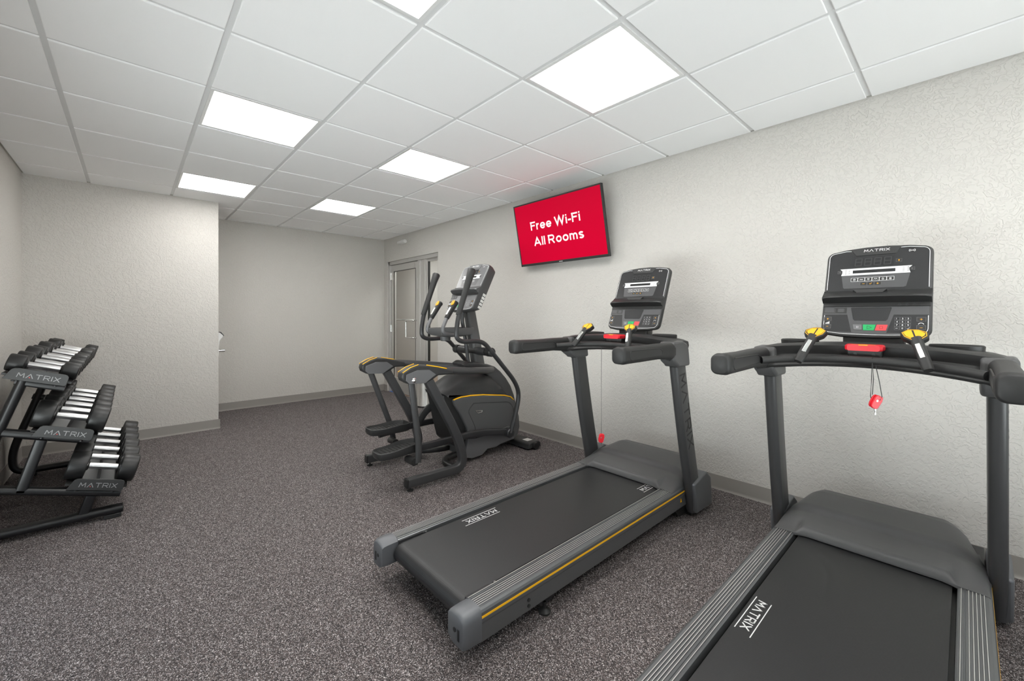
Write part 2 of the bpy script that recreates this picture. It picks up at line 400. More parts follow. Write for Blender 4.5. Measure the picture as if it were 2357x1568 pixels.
# unseen windows: back one added for brightness, left one kept low to light the ceiling
b = B(); b.bb((XL - T, YB - T, 0), (XR + T, YB, .1)); b.bb((XL - T, YB - T, 1.5), (XR + T, YB, HC + .1)); b.bb((XL - T, YB - T, .1), (.2, YB, 1.5)); b.bb((2.4, YB - T, .1), (XR + T, YB, 1.5))
struct('wall_back', b, 'wall', smooth=False)
wf = B()
for x in (.22, 1.30, 2.38): wf.bb((x - .02, YB - .08, .1), (x + .02, YB - .02, 1.5))
wf.bb((.2, YB - .08, .1), (2.4, YB - .02, .14)); wf.bb((.2, YB - .08, 1.46), (2.4, YB - .02, 1.5))
wo = struct('fill_window', wf, 'alum', smooth=False)
struct('glass_pane', B().bb((.21, YB - .053, .13), (2.39, YB - .047, 1.47)), 'glass', wo, smooth=False)
wf = B(); n_ = 2
for k in range(n_ + 1):
    y = WY0 + .02 + (WY1 - WY0 - .04) * k / n_; wf.bb((XL - .09, y - .02, WZ0), (XL - .03, y + .02, WZ1))
wf.bb((XL - .09, WY0, WZ0), (XL - .03, WY1, WZ0 + .04)); wf.bb((XL - .09, WY0, WZ1 - .04), (XL - .03, WY1, WZ1))
wo = struct('window_2', wf, 'alum', smooth=False)
struct('glass_pane', B().bb((XL - .063, WY0 + .01, WZ0 + .03), (XL - .057, WY1 - .01, WZ1 - .03)), 'glass', wo, smooth=False)

# ------------------------------------------------------------------ doorway in the right wall
DX = 3.20
fr = B()
fr.bb((XR + .02, DY1 - .045, 0), (DX + .07, DY1, DZ)); fr.bb((XR + .02, DY0, DZ - .055), (DX + .07, DY1, DZ))
fr.bb((DX - .015, 5.36, 0), (DX + .075, 5.415, DZ - .05)); fr.bb((DX - .005, 5.415, 0), (DX + .07, 5.50, DZ - .05)); fr.bb((DX - .02, 5.50, 0), (DX + .07, 5.565, DZ - .05))
fr.bb((XR + .02, DY0, 0), (DX + .07, DY0 + .04, DZ))
struct('trim_3', fr, 'alum', bevel=.003)
# door leaf
dr = B(); y0, y1, zt = 5.575, 6.447, 2.08
dr.bb((DX, y0, .01), (DX + .045, y0 + .085, zt)); dr.bb((DX, y1 - .085, .01), (DX + .045, y1, zt))
dr.bb((DX, y0 + .085, zt - .10), (DX + .045, y1 - .085, zt)); dr.bb((DX, y0 + .085, .01), (DX + .045, y1 - .085, .24))
door = struct('door_1', dr, 'alum', bevel=.003)
lk = struct('glass_pane', B().bb((DX + .02, y0 + .08, .235), (DX + .026, y1 - .08, zt - .095)), 'glass', door, smooth=False)
struct('glazing_bead', B().bb((DX - .002, y1 - .092, .24), (DX + .01, y1 - .085, zt - .1)).bb((DX - .002, y0 + .085, .24), (DX + .01, y0 + .092, zt - .1)).bb((DX - .002, y0 + .085, zt - .107), (DX + .01, y1 - .085, zt - .1)), 'black', door, smooth=False)
struct('pull_handle', B().tube(fillet([(DX, 5.63, 1.18), (DX - .06, 5.63, 1.18), (DX - .06, 5.85, 1.18), (DX - .06, 5.85, .915), (DX - .06, 5.63, .915), (DX, 5.63, .915)], .03), .0115, (0.3, .1, 1)), 'steel', door)
struct('push_bar', B().cyl((DX + .09, 5.63, 1.185), (DX + .09, 6.40, 1.185), .012).cyl((DX + .03, 5.64, 1.185), (DX + .09, 5.64, 1.185), .01).cyl((DX + .03, 6.39, 1.185), (DX + .09, 6.39, 1.185), .01), 'steel', door)
for z in (1.9, 1.04, .2): struct('hinge', B().cyl((DX - .012, 6.452, z - .06), (DX - .012, 6.452, z + .06), .009).bb((DX - .012, 6.44, z - .055), (DX + .002, 6.475, z + .055)), 'steel', door)
struct('lock_plate', B().bb((DX - .004, 5.578, 1.66), (DX, 5.60, 1.82)), 'whitep', door)
# sidelight
s2 = B(); s2.bb((DX + .02, DY0 + .04, .0), (DX + .06, 5.36, .10)); s2.bb((DX + .02, DY0 + .04, DZ - .09), (DX + .06, 5.36, DZ - .05)); s2.bb((DX + .02, 5.335, .1), (DX + .06, 5.36, DZ - .09))
sw = struct('window_1', s2, 'alum', smooth=False)
struct('gasket', B().bb((DX + .018, 5.322, .1), (DX + .05, 5.335, DZ - .09)), 'black', sw, smooth=False)
struct('glass_pane', B().bb((DX + .035, DY0 + .04, .1), (DX + .041, 5.335, DZ - .09)), 'glass', sw, smooth=False)
# hallway seen through the glass
struct('floor_hallway', B().bb((XR + .02, 3.9, -.06), (5.2, 10.5, -.001)), 'hallfloor', smooth=False)
struct('ceiling_hallway', B().bb((XR + T, 3.9, 2.5), (5.2, 10.5, 2.55)), 'tile', smooth=False)
struct('wall_hallway', B().bb((4.72, 3.9, 0), (4.84, 10.5, 2.5)), 'wall_hall', smooth=False)
struct('wall_hallway_end', B().bb((XR + T, 10.4, 0), (4.72, 10.5, 2.5)).bb((XR + T, 3.8, 0), (4.72, 3.9, 2.5)).bb((XR, YF + T, 0), (XR + T, 10.4, 2.5)), 'wall_hall', smooth=False)
struct('trim_4', B().bb((4.62, 9.35, 0), (4.72, 9.95, 2.5)), 'whitep', smooth=False)
hl = thing('ceiling_light', 'unseen light panel added to brighten the hallway beyond the glass door', 'ceiling light', (4.0, 7.0, 2.5))  # this panel and the next are added, out of sight, to lighten the hallway
link('diffuser', B().bb((3.5, 6.9, 2.485), (3.9, 8.1, 2.4995)), 'hallfill', hl, smooth=False)
hl = thing('ceiling_light', 'unseen light panel added to brighten the hallway past the sidelight', 'ceiling light', (3.8, 5.0, 2.5))
link('diffuser', B().bb((3.5, 4.4, 2.485), (3.9, 5.6, 2.4995)), 'hallfill', hl, smooth=False)
tag(link('tape_strip', B().bb((3.16, 6.17, .0005), (3.205, 6.46, .002)), 'blue', smooth=False), 'short strip of blue tape on the floor at the glass door threshold', 'tape')

# ------------------------------------------------------------------ ceiling light panels
LN = {(1, -2): 'square ceiling light panel cut by the top edge of the photo, upper middle', (3, -2): 'largest square ceiling light panel, in front of the wall with the treadmills, upper right',
      (1, 1): 'wide ceiling light panel at upper left, nearer of the two in the left row', (1, 4): 'small ceiling light panel at left, next to the jutting wall corner',
      (3, 1): 'middle ceiling light panel of the right row, above the elliptical trainer', (3, 4): 'smallest and farthest ceiling light panel, towards the glass door',
      (1, -5): 'ceiling light panel behind the camera, left row', (3, -5): 'ceiling light panel behind the camera, right row'}
for (i, j) in lamps:
    x0, y0 = gx0 + gs * i + .012, gy0 + gs * j + .012; x1, y1 = x0 + gs - .024, y0 + gs - .024
    t = thing('ceiling_light', LN[(i, j)], 'ceiling light', ((x0 + x1) / 2, (y0 + y1) / 2, HC), 'recessed light panels in the tiled ceiling')
    f = B(); wv = .017
    f.bb((x0, y0, HC + .001), (x1, y0 + wv, HC + .02)); f.bb((x0, y1 - wv, HC + .001), (x1, y1, HC + .02))
    f.bb((x0, y0 + wv, HC + .001), (x0 + wv, y1 - wv, HC + .02)); f.bb((x1 - wv, y0 + wv, HC + .001), (x1, y1 - wv, HC + .02))
    link('frame', f, 'whitep', t, smooth=False)
    link('diffuser', B().bb((x0 + wv, y0 + wv, HC + .004), (x1 - wv, y1 - wv, HC + .015)), 'lamp', t, smooth=False)

# ------------------------------------------------------------------ wall things
# television, tilted down
tp = Vector((2.953, 2.65, 2.392)); bt = Vector((3.062, 2.636, 1.772)); cen = (tp + bt) / 2
up = (tp - bt).normalized(); rt = Vector((0, -1, 0)); MT = frame(cen, rt, up); TH = (tp - bt).length; TW = 1.098
tv = thing('television', 'wall-mounted flat screen with a red picture reading Free Wi-Fi All Rooms', 'television', (3.05, 2.64, 2.08))
link('housing', B(MT).add([MT.inverted() @ (MT @ Vector(v)) for v in []], []).bb((-TW/2, -TH/2, -.028), (TW/2, TH/2, -.002)).bb((-.42, -.27, -.055), (.42, .20, -.028)), 'black', tv, bevel=.004)
bz = B(MT); t_ = .013
bz.bb((-TW/2, TH/2 - t_, -.002), (TW/2, TH/2, .003)); bz.bb((-TW/2, -TH/2, -.002), (TW/2, -TH/2 + .024, .004)); bz.bb((-TW/2, -TH/2 + .024, -.002), (-TW/2 + t_, TH/2 - t_, .003)); bz.bb((TW/2 - t_, -TH/2 + .024, -.002), (TW/2, TH/2 - t_, .003))
link('bezel', bz, 'black', tv, bevel=.0015)
scn = link('screen', B(MT).bb((-TW/2 + t_, -TH/2 + .024, -.002), (TW/2 - t_, TH/2 - t_, 0)), 'screen', tv, smooth=False)
tb = B(MT)
sans(tb, 'Free Wi-Fi', -.342, .038, .084, .632, .0008)
link('screen_text', tb, 'screentxt', scn, smooth=False)
tb = B(MT); sans(tb, 'All Rooms', -.322, -.120, .084, .632, .0008)
link('screen_text', tb, 'screentxt', scn, smooth=False)
link('maker_badge', B(MT).bb((-.022, -TH/2 + .007, .004), (.022, -TH/2 + .014, .0048)), 'label', tv, smooth=False)
wm = B(); wm.bb((XR - .012, 2.45, 1.95), (XR, 2.83, 2.25)); wm.box((3.08, 2.64, 2.20), (.12, .3, .02)); wm.box((3.095, 2.64, 2.0), (.09, .3, .02))
link('wall_bracket', wm, 'blackm', tv)
# sensor above the door
t = thing('motion_sensor', 'small white tubular sensor on the wall above the glass door', 'sensor', (XR, 5.93, 2.4))
link('housing', B().lathe((XR - .035, 6.05, 2.398), (XR - .035, 5.82, 2.398), [(0, .012), (.012, .026), (.10, .028), (.11, .031), (.22, .031), (.23, .027)]), 'whitep', t)
link('mounting_plate', B().bb((XR - .02, 5.86, 2.37), (XR, 6.02, 2.425)), 'whitep', t, bevel=.003)
# bottle-filler like dispenser on the side of the jutting wall
t = thing('wall_dispenser', 'white wall dispenser with a chrome spout peeking past the jutting wall corner', 'dispenser', (BX, 6.05, .9))
pts = [(BX, .765), (BX + .045, .765), (BX + .048, .90), (BX + .055, .96), (BX + .085, 1.0), (BX + .09, 1.02), (BX + .06, 1.05), (BX, 1.075)]
link('body', B().prism(pts, 1, 5.97, 6.13), 'whitep', t, bevel=.008, seg=3)
link('spout', B().cyl((BX + .04, 6.05, .838), (BX + .115, 6.05, .838), .016), 'chrome', t)
link('cap', B().prism([(BX + .06, 1.052), (BX + .092, 1.022), (BX + .088, 1.012), (BX + .098, 1.02), (BX + .066, 1.062)], 1, 5.975, 6.125), 'black', t)
link('drip_edge', B().bb((BX + .002, 5.975, .758), (BX + .04, 6.125, .7655)), 'black', t)
# bin
t = thing('waste_bin', 'round stainless steel waste bin standing by the sidelight behind the elliptical', 'bin', (3.01, 5.07, 0))
link('body', B().lathe((3.01, 5.07, 0), (3.01, 5.07, .6), [(0, .112), (.012, .115), (.02, .11), (.54, .11), (.56, .105)]), 'steel', t)
link('lid', B().lathe((3.01, 5.07, .56), (3.01, 5.07, .7), [(0, .112), (.02, .112), (.05, .06), (.052, .0)]), 'black', t)
link('base_ring', B().lathe((3.01, 5.07, 0), (3.01, 5.07, .1), [(0.0, .118), (.018, .118), (.02, .112)]), 'black', t)

# ================================================================== console shared by the three cardio machines
CW, CHT = .392, .458
def make_console(parent, x, y, z, tilt, depth, ellip=False):
    th = R(tilt); Tv = Vector((math.sin(th), 0, math.cos(th))); F = frame((x, y, z), (0, -1, 0), Tv)   # local: right, up, towards the user
    W2 = CW / 2
    def outline(gx=0, top=CHT, bot=0, r=.034, bow=.014):
        o = []
        for cx, cy, a in ((W2 - gx - r, top - gx - r, 0), (-W2 + gx + r, top - gx - r, 90), (-W2 + gx + r, bot + gx + r, 180), (W2 - gx - r, bot + gx + r, 270)):
            pr = [(cx + r * math.cos(R(a + 90*k/5)), cy + r * math.sin(R(a + 90*k/5))) for k in range(6)]
            o += pr
            if a == 0: o += [(W2 * q, top - gx + bow * (1 - q*q)) for q in (.6, .3, 0, -.3, -.6)]
            if a == 180: o += [(W2 * q, bot + gx - bow * .8 * (1 - q*q)) for q in (-.6, -.3, 0, .3, .6)]
        return o
    b = B(F); rs = []
    for zz, g_, bt_ in ((-depth, .03, .05), (-depth + .012, .012, .03), (-depth * .45, 0, .006), (-.012, 0, 0), (-.003, .003, 0), (0, .009, 0)):
        rs.append([(p[0], p[1], zz) for p in outline(g_, CHT, bt_)])
    b.rings(rs)
    con = link('console', b, 'upright' if ellip else 'dark', parent, ang=40)
    # upper glossy face
    fa = outline(.010, CHT, 0, .026, .012)
    up_ = [p for p in fa if p[1] > .2]; fc = 'facesheen' if ellip else 'faceglass'
    pts = [(W2 - .010, .225)] + up_ + [(-W2 + .010, .225)]
    link('display_face', B(F).prism(pts, 2, -.001, .0014), fc, con, ang=60)
    lo = [p for p in fa if p[1] < .2]
    link('control_face', B(F).prism([(-W2 + .010, .145)] + lo + [(W2 - .010, .145)], 2, -.001, .0014), 'silvergrey' if ellip else 'facegrey', con, ang=60)
    for q_ in ([(-.186, .104), (-.095, .104), (-.075, .014), (-.186, .014)], [(.186, .104), (.072, .104), (.050, .014), (.186, .014)]):
        link('button_field', B(F).prism(q_, 2, .0014, .0018), fc, con, smooth=False)
    # white outline
    a = [(W2 - .012, .24)] + [p for p in outline(.012, CHT, 0, .026, .012) if p[1] > .2 and p[0] > .085] + [(.085, CHT - .004)]
    lab(link('edge_line', B(F).line(a, .0022, .0006, z=.0014), 'white', con, smooth=False), 'thin white outline on the console face')
    a = [(-.098, CHT - .006)] + [p for p in outline(.012, CHT, 0, .026, .012) if p[1] > .2 and p[0] < -.10] + [(-W2 + .012, .24)]
    lab(link('edge_line', B(F).line(a, .0022, .0006, z=.0014), 'white', con, smooth=False), 'thin white outline on the console face')
    a = [(-W2 + .012, .10)] + [p for p in outline(.012, CHT, 0, .026, .012) if p[1] < .2] + [(W2 - .012, .10)]
    lab(link('edge_line', B(F).line(a, .0022, .0006, z=.0014), 'white', con, smooth=False), 'thin white outline on the console face')
    # name tab at the top
    link('name_tab', B(F).prism([(-.100, CHT + .004), (-.078, CHT - .036), (.070, CHT - .036), (.090, CHT + .004), (.04, CHT + .009), (-.04, CHT + .009)], 2, .0, .005), 'silvergrey' if ellip else 'dark', con, bevel=.002)
    lg = B(F); wordmark(lg, 'MATRIX', -.048, CHT - .017, .094, .0125, .16, z=.005)
    link('maker_name', lg, 'white', con, smooth=False)
    wi = B(F); cxw, cyw = .125, .432
    for s_ in (-1, 1):
        for rr in (.006, .011): wi.line([(cxw + s_ * (rr * math.cos(R(q))), cyw + rr * .7 * math.sin(R(q))) for q in (-45, -20, 20, 45)], .0014, z=.0014)
    wi.line([(cxw - .002, cyw), (cxw + .002, cyw)], .002, z=.0014)
    link('signal_symbol', wi, 'white', con, smooth=False)
    # numeric display
    link('display_window', B(F).bb((-.088, .362, .0014), (.064, .412, .0018)), 'lcd', con, smooth=False)
    sg = B(F)
    for k in range(4):
        x0 = -.080 + k * .036; x1 = x0 + .024
        for p, q in (((x0, .368), (x1, .368)), ((x0 + .001, .387), (x1 + .001, .387)), ((x0 + .002, .406), (x1 + .002, .406)), ((x0, .369), (x0 + .001, .386)), ((x1, .369), (x1 + .001, .386)), ((x0 + .001, .388), (x0 + .002, .405)), ((x1 + .001, .388), (x1 + .002, .405))): sg.line([p, q], .003, .0003, z=.0018)
    link('segment_digits', sg, 'seg', con, smooth=False)
    # white banner with a dark window
    wb = B(F); wb.prism([(-.137, .353), (.127, .353), (.119, .343), (.119, .327), (.122, .316), (-.132, .316), (-.129, .327), (-.129, .343)], 2, .0014, .002)
    link('banner', wb, 'white', con, smooth=False)
    link('banner_window', B(F).bb((-.087, .326, .002), (.07, .343, .0023)), 'lcd', con, smooth=False)
    mk = B(F)
    for s_ in (-1, 1):
        for k in range(5): mk.line([(s_ * .099 - .004, .322 + k*.0062), (s_ * .099 + .002, .322 + k*.0062)], .0016, .0003, z=.002)
        for k in range(4): mk.line([(s_ * .114 - .002, .324 + k*.007), (s_ * .114 + .002, .326 + k*.007)], .0022, .0003, z=.002)
    link('banner_marks', mk, 'black', con, smooth=False)
    link('lower_panel', B(F).prism([(-.130, .314), (.121, .314), (.109, .248), (.10, .244), (-.115, .244), (-.12, .248)], 2, .0014, .0017), 'facegrey', con, smooth=False)
    # rows of outlined keys
    def key(nm, x0, y0, x1, y1, fill, line, sym=None, symm='white', lw=.0013, z=.0017):
        k = link(nm, B(F).prism([(x0 + .002, y0), (x1 - .002, y0), (x1, y0 + .002), (x1, y1 - .002), (x1 - .002, y1), (x0 + .002, y1), (x0, y1 - .002), (x0, y0 + .002)], 2, z, z + .001), fill, con, smooth=False)
        if line:
            link('key_outline', B(F).line([(x0, y0), (x1, y0), (x1, y1), (x0, y1)], lw, .0003, True, z=z + .001), line, con, smooth=False)
        if sym:
            sb = B(F); mx, my = (x0 + x1) / 2, (y0 + y1) / 2
            for pl in sym: sb.line([(mx + p[0], my + p[1]) for p in pl], .0014, .0003, z=z + .0011)
            link('key_symbol', sb, symm, con, smooth=False)
        return k
    q = .004
    plus = [[(-q, 0), (q, 0)], [(0, -q), (0, q)]]; minus = [[(-q, 0), (q, 0)]]; tick = [[(-q, 0), (-.001, -.003), (q, .004)]]
    circ6 = [[(.0045*math.cos(R(a)), .0045*math.sin(R(a))) for a in range(0, 361, 45)]]
    syms = [circ6 + [[(0, 0), (0, .003)]], [[(-.006, -.003), (-.003, .002), (0, -.003), (.003, .002), (.006, -.003)]], [[(0, -.004), (-.004, .001), (-.002, .004), (0, .002), (.002, .004), (.004, .001), (0, -.004)]],
            [[(-.007, -.003), (-.003, .003), (0, -.002), (.003, .003), (.007, -.003)]], [[(-.003, -.004), (.003, -.004), (.003, 0), (0, .004), (-.003, 0), (-.003, -.004)]], [[(-.003, -.004), (.003, -.004), (.003, .003), (-.003, .003), (-.003, -.004)], [(-.002, 0), (.002, 0)]]]
    for k in range(6): key('program_key', -.091 + k * .0265, .281, -.091 + (k + 1) * .0265 - .0012, .300, 'black', 'white', syms[k])
    for k, sy in enumerate((minus, tick, plus)): key('adjust_key', -.055 + k * .026, .258, -.055 + (k + 1) * .026 - .001, .275, 'black', 'greyb', sy, 'yellowb', .0008)
    key('fan_key', .071, .376, .091, .392, 'black', 'greyb', [[(-.002, .003), (.002, .003), (-.002, -.003), (.002, -.003), (-.002, .003)]], 'yellowb', .0008)
    for s_ in (-.137, .127): key('side_key', s_ - .009, .328, s_ + .009, .343, 'black', 'greyb', plus, 'greyb', .0008, z=.0022)
    # reading ledge; shade in the recess below it is put in as a flat black strip
    prof = [(.232, .001), (.222, .006), (.190, .040), (.182, .046), (.176, .044), (.171, .030), (.166, .012), (.164, .001)]
    lb = B(F)
    rs = []
    for xx, kk in ((-W2 + .001, .75), (-W2 + .02, 1), (-.10, 1.12), (0, 1.16), (.10, 1.12), (W2 - .02, 1), (W2 - .001, .75)): rs.append([(xx, p[0], p[1] * kk) for p in prof])
    lb.rings(rs)
    link('reading_ledge', lb, 'facegrey' if ellip else 'black', con, ang=50)
    link('ledge_notch', B(F).prism([(-.078, .228), (.046, .228), (.032, .212), (-.064, .212)], 2, .004, .020), 'silvergrey' if ellip else 'dark', con, smooth=False)
    link('recess_shade', B(F).prism([(-W2 + .006, .165), (W2 - .006, .165), (W2 - .006, .146), (-W2 + .006, .146)], 2, -.001, .0045), 'black', con, smooth=False)
    pk = B(F)
    for xx in (.09, .115, .138): pk.cyl((xx, .155, .0045), (xx, .155, .006), .005, 12)
    link('socket', pk, 'charcoal', con)
    # lower controls
    wl = B(F)
    for k in range(6): wl.line([(-.184, .136 - k*.0038), (-.184 + (.042 if k % 2 else .036), .136 - k*.0038)], .0013, .0003, z=.002); 
    for k in range(5): wl.line([(-.132, .134 - k*.0038), (-.132 + (.026 if k % 2 else .022), .134 - k*.0038)], .0013, .0003, z=.002)
    link('warning_label', B(F).bb((-.187, .111, .0014), (-.098, .140, .002)), 'black', con, smooth=False)
    link('warning_print', wl, 'greyb', con, smooth=False)
    link('centre_panel', B(F).prism([(-.080, .141), (.062, .141), (.064, .137), (.052, .080), (.046, .073), (-.066, .073), (-.072, .080), (-.082, .137)], 2, .0014, .0026), fc, con, bevel=.0008)
    def btn(nm, pts, m, sym):
        link(nm, B(F).prism(pts, 2, .0014, .0032), m, con, bevel=.0008)
        sb = B(F)
        for pl in sym: sb.line(pl, .0013, .0003, z=.0033)
        link('key_symbol', sb, 'white' if m == 'greyb' else 'black', con, smooth=False)
    btn('pause_button', [(-.072, .053), (-.038, .053), (-.036, .026), (-.067, .026)], 'greyb', [[(-.056, .044), (-.056, .035)], [(-.051, .044), (-.051, .035)]])
    btn('start_button', [(-.034, .053), (.012, .053), (.006, .024), (-.032, .024)], 'green', [[(-.018, .046), (-.002, .038), (-.018, .031), (-.018, .046)]])
    btn('stop_button', [(.016, .053), (.054, .053), (.048, .024), (.010, .024)], 'redb', [[(.026, .044), (.037, .044), (.037, .034), (.026, .034), (.026, .044)]])
    kp = B(F); dg = B(F)
    for r_ in range(4):
        for c_ in range(3):
            x0 = .076 + c_ * .0185; y0 = .030 + (3 - r_) * .0158
            kp.line([(x0, y0), (x0 + .0165, y0), (x0 + .0165, y0 + .0138), (x0, y0 + .0138)], .0007, .0003, True, z=.0018)
            ch = '1234567890'[r_*3 + c_] if r_ < 3 else ('-', '0', 'v')[c_]
            if ch in '-v': dg.line([(x0 + .004, y0 + .007), (x0 + .0075, y0 + .004), (x0 + .013, y0 + .011)] if ch == 'v' else [(x0 + .004, y0 + .007), (x0 + .011, y0 + .007)], .0012, .0003, z=.0018)
            else: put_text(dg, ch, x0 + .0055, y0 + .0035, .0105, 0, .0022, sx=1.1)
    link('keypad', kp, 'greyb', con, smooth=False); link('keypad_digits', dg, 'white', con, smooth=False)
    for x0 in (-.184, .148):
        key('level_key', x0, .071, x0 + .029, .091, 'black', 'greyb', plus, 'yellowb', .0009, z=.0018)
        key('level_key', x0, .031, x0 + .029, .051, 'black', 'greyb', minus, 'yellowb', .0009, z=.0018)
    sb = B(F)
    for k in range(4): sb.line([(-.176 + k*.0042, .056), (-.176 + k*.0042, .059 + k*.0025)], .003, .0003, z=.0018)
    sb.line([(.162 + .009*math.cos(R(a)), .055 + .009*math.sin(R(a))) for a in range(160, 19, -20)], .0022, .0003, z=.0018)
    link('level_symbol', sb, 'white', con, smooth=False)
    return con

# ================================================================== treadmills
TY = 1.548
def make_treadmill():
    t = thing('treadmill', '', 'treadmill', (1.9, TY, 0), 'treadmills facing the right wall')
    Mx = Matrix.Translation((0, TY, 0)); N = lambda: B(Mx)
    # running belt: one closed loop round the rear roller
    pr = []
    for k in range(9): a = R(90 + 180 * k / 8); pr.append((.952 + .044 * math.cos(a), .143 + .044 * math.sin(a)))
    pr = [(2.46, .187)] + pr + [(2.46, .099)]
    link('running_belt', N().prism(pr, 1, -.258, .258), 'belt', t, ang=50)
    link('deck_board', N().bb((1.03, -.27, .11), (2.46, .27, .165)), 'black', t, smooth=False)
    link('rear_roller', N().cyl((.952, -.272, .143), (.952, .272, .143), .030), 'charcoal', t)
    for s in (1, -1):
        # ribbed foot rail
        top = []
        y = .276; yy = .276
        top = [(.272, .165), (.272, .196), (.276, .199)]
        for k in range(7):
            y0 = .280 + k * .0098
            top += [(y0, .1985), (y0 + .0012, .2012), (y0 + .0034, .2012), (y0 + .0046, .1985)]
        top += [(.352, .199), (.360, .194), (.364, .186), (.364, .165)]
        rl = link('side_rail', B(Mx).prism([(s * a, z) for a, z in top], 0, .935, 2.60), 'rail', t, ang=25)
        for k in (0, 2, 3, 4, 5, 6):
            y0 = .280 + k * .0098
            lab(link('tread_ridge', N().bb((.937, s * (y0 + .0012), .2005), (2.42, s * (y0 + .0034), .2017)), 'alum', rl, smooth=False), 'bright metal ridge')
        lab(link('accent_stripe', N().bb((.935, s * .3642, .1655), (2.63, s * .3655, .1735)), 'yellow', rl, smooth=False), 'thin yellow stripe along the rail')
        link('side_frame', N().prism([(s*.30, .10), (s*.30, .165), (s*.3655, .165), (s*.3655, .150), (s*.362, .145), (s*.362, .078), (s*.352, .070), (s*.335, .070), (s*.335, .10)], 0, .935, 2.66), 'hood', t, bevel=.002)
        link('frame_bolt', N().cyl((1.178, s * .361, .122), (1.178, s * .366, .122), .0075, 12), 'black', t)
        link('frame_bolt', N().cyl((1.178, s * .361, .098), (1.178, s * .366, .098), .0075, 12), 'black', t)
        # end cap
        ec = [(.270, .10), (.270, .192), (.290, .203), (.325, .207), (.352, .203), (.364, .190), (.3675, .17), (.3675, .09), (.362, .082), (.34, .080), (.30, .080)]
        rs = []
        for xx, k in ((.936, 1), (.91, 1), (.885, .985), (.866, .95), (.857, .88), (.855, .83)):
            rs.append([(xx, s * (.322 + (a - .322) * (k if a > .322 else 1)), .13 + (z - .13) * k) for a, z in ec])
        capo = link('end_cap', N().rings(rs), 'capgrey', t, ang=40)
        link('slot', N().cyl((.8565, s*.312, .140), (.8535, s*.312, .140), .0085, 16).box((.855, s*.335, .130), (.003, .011, .040)), 'black', capo)
        link('belt_guard', N().prism([(.936, .165), (.936, .196), (1.06, .194), (1.075, .188), (1.075, .165)], 1, s*.262, s*.271), 'charcoal', t)
        link('guard_screw', N().cyl((1.082, s * .266, .186), (1.082, s * .266, .1915), .006, 12), 'steel', t)
        # rear levelling foot
        fb = N(); fb.prism([(1.25, .072), (1.38, .072), (1.38, .05), (1.345, .03), (1.285, .028)], 1, s * .325, s * .331); fb.bb((1.25, s*.29, .066), (1.38, s*.331, .072))
        ft = link('levelling_foot', fb, 'charcoal', t)
        link('foot_pad', N().cyl((1.30, s*.335, .010), (1.30, s*.335, .045), .007, 12).lathe((1.30, s*.335, 0), (1.30, s*.335, .02), [(0, .026), (.008, .027), (.015, .018), (.02, .01)]), 'black', ft)
        link('lift_leg', N().prism([(2.44, .085), (2.64, .085), (2.66, .03), (2.60, .006), (2.50, .02), (2.47, .05)], 1, s * .31, s * .345).cyl((2.62, s*.305, .03), (2.62, s*.35, .03), .03), 'black', t)
        # upright
        rs = []
        ua, ub = Vector((2.645, s * .384, .03)), Vector((2.42, s * .374, .99))
        ov = [(a, c) for a, c in rrect(.142, .054, .026, 5)]
        for k in range(9):
            q = k / 8; p = ua.lerp(ub, q); bend = -.012 * math.sin(math.pi * q)
            wk = 1 - .06 * q
            rs.append([(p.x + bend + a * wk, p.y + c, p.z) for a, c in ov])
        u = link('upright', N().rings(rs), 'upright', t, ang=40)
        # vertical lettering on the outer face
        d = (ub - ua).normalized()
        Fm = Mx @ frame(Vector((2.475 , s * .4085, .895)), (-d if s < 0 else d), (Vector((1, 0, .22)) if s < 0 else Vector((1, 0, .22))))
        if s < 0:
            dn = -d; upv = Vector((1, 0, 0)); upv = (upv - dn * upv.dot(dn)).normalized()
            Fm = Mx @ frame((2.402, -.4021, .905), dn, upv)
            lw_ = B(Fm); wordmark(lw_, 'MATRIX', 0, 0, .47, .062, .15, z=-.001, th=.0016)
            link('maker_name', lw_, 'dimlogo', u, smooth=False)
        # boot
        bo = link('base_cover', N().prism([(2.548, .222), (2.576, .050), (2.59, .032), (2.80, .028), (2.815, .045), (2.793, .213), (2.722, .262), (2.60, .234)], 1, s * .352, s * .424), 'capgrey', t, bevel=.010, seg=3, ang=40)
        link('base_foot', N().bb((2.60, s*.30, .0), (2.83, s*.375, .05)), 'black', t, bevel=.004)
        # handrail
        rs = []
        rp = [(1.772, 1.062, .80, .80, 0), (1.777, 1.062, .96, .95, 0), (1.80, 1.062, 1.05, 1.04, 0), (1.83, 1.061, 1.0, 1.0, 0), (2.0, 1.060, .92, .97, .0), (2.15, 1.062, .90, 1.0, 0), (2.24, 1.058, 1.0, 1.08, 0), (2.305, 1.055, 1.04, 1.16, 0), (2.32, 1.055, .95, 1.1, 0)]
        for xx, zz, ky, kz, dy in rp:
            rs.append([(xx, s * (.386 + dy) + a * ky, zz + c * kz) for a, c in rrect(.074, .086, .026, 5)])
        hr = link('handrail', N().rings(rs), 'grip', t, ang=45)
        for ys_ in (.0375, -.0375):
            pn = [(1.84, 1.085), (2.12, 1.083), (2.15, 1.070), (2.15, 1.045), (1.84, 1.038), (1.825, 1.05), (1.825, 1.075)]
            link('grip_inset', N().prism(pn, 1, s*.386 + ys_ * .90, s*.386 + ys_ * 1.0), 'dark', hr, bevel=.002)
            loop = fillet([(p[0], s*.386 + ys_ * .955, p[1]) for p in pn + pn[:1]], .012, 3)
            link('inset_rim', N().tube(loop, .0032, (0, 1, 0)), 'grip', hr)
        sho = [(2.285, 1.100), (2.30, 1.108), (2.40, 1.112), (2.452, 1.094), (2.475, 1.06), (2.492, .966), (2.478, .960), (2.350, .960), (2.335, .972), (2.300, .992), (2.285, 1.01)]
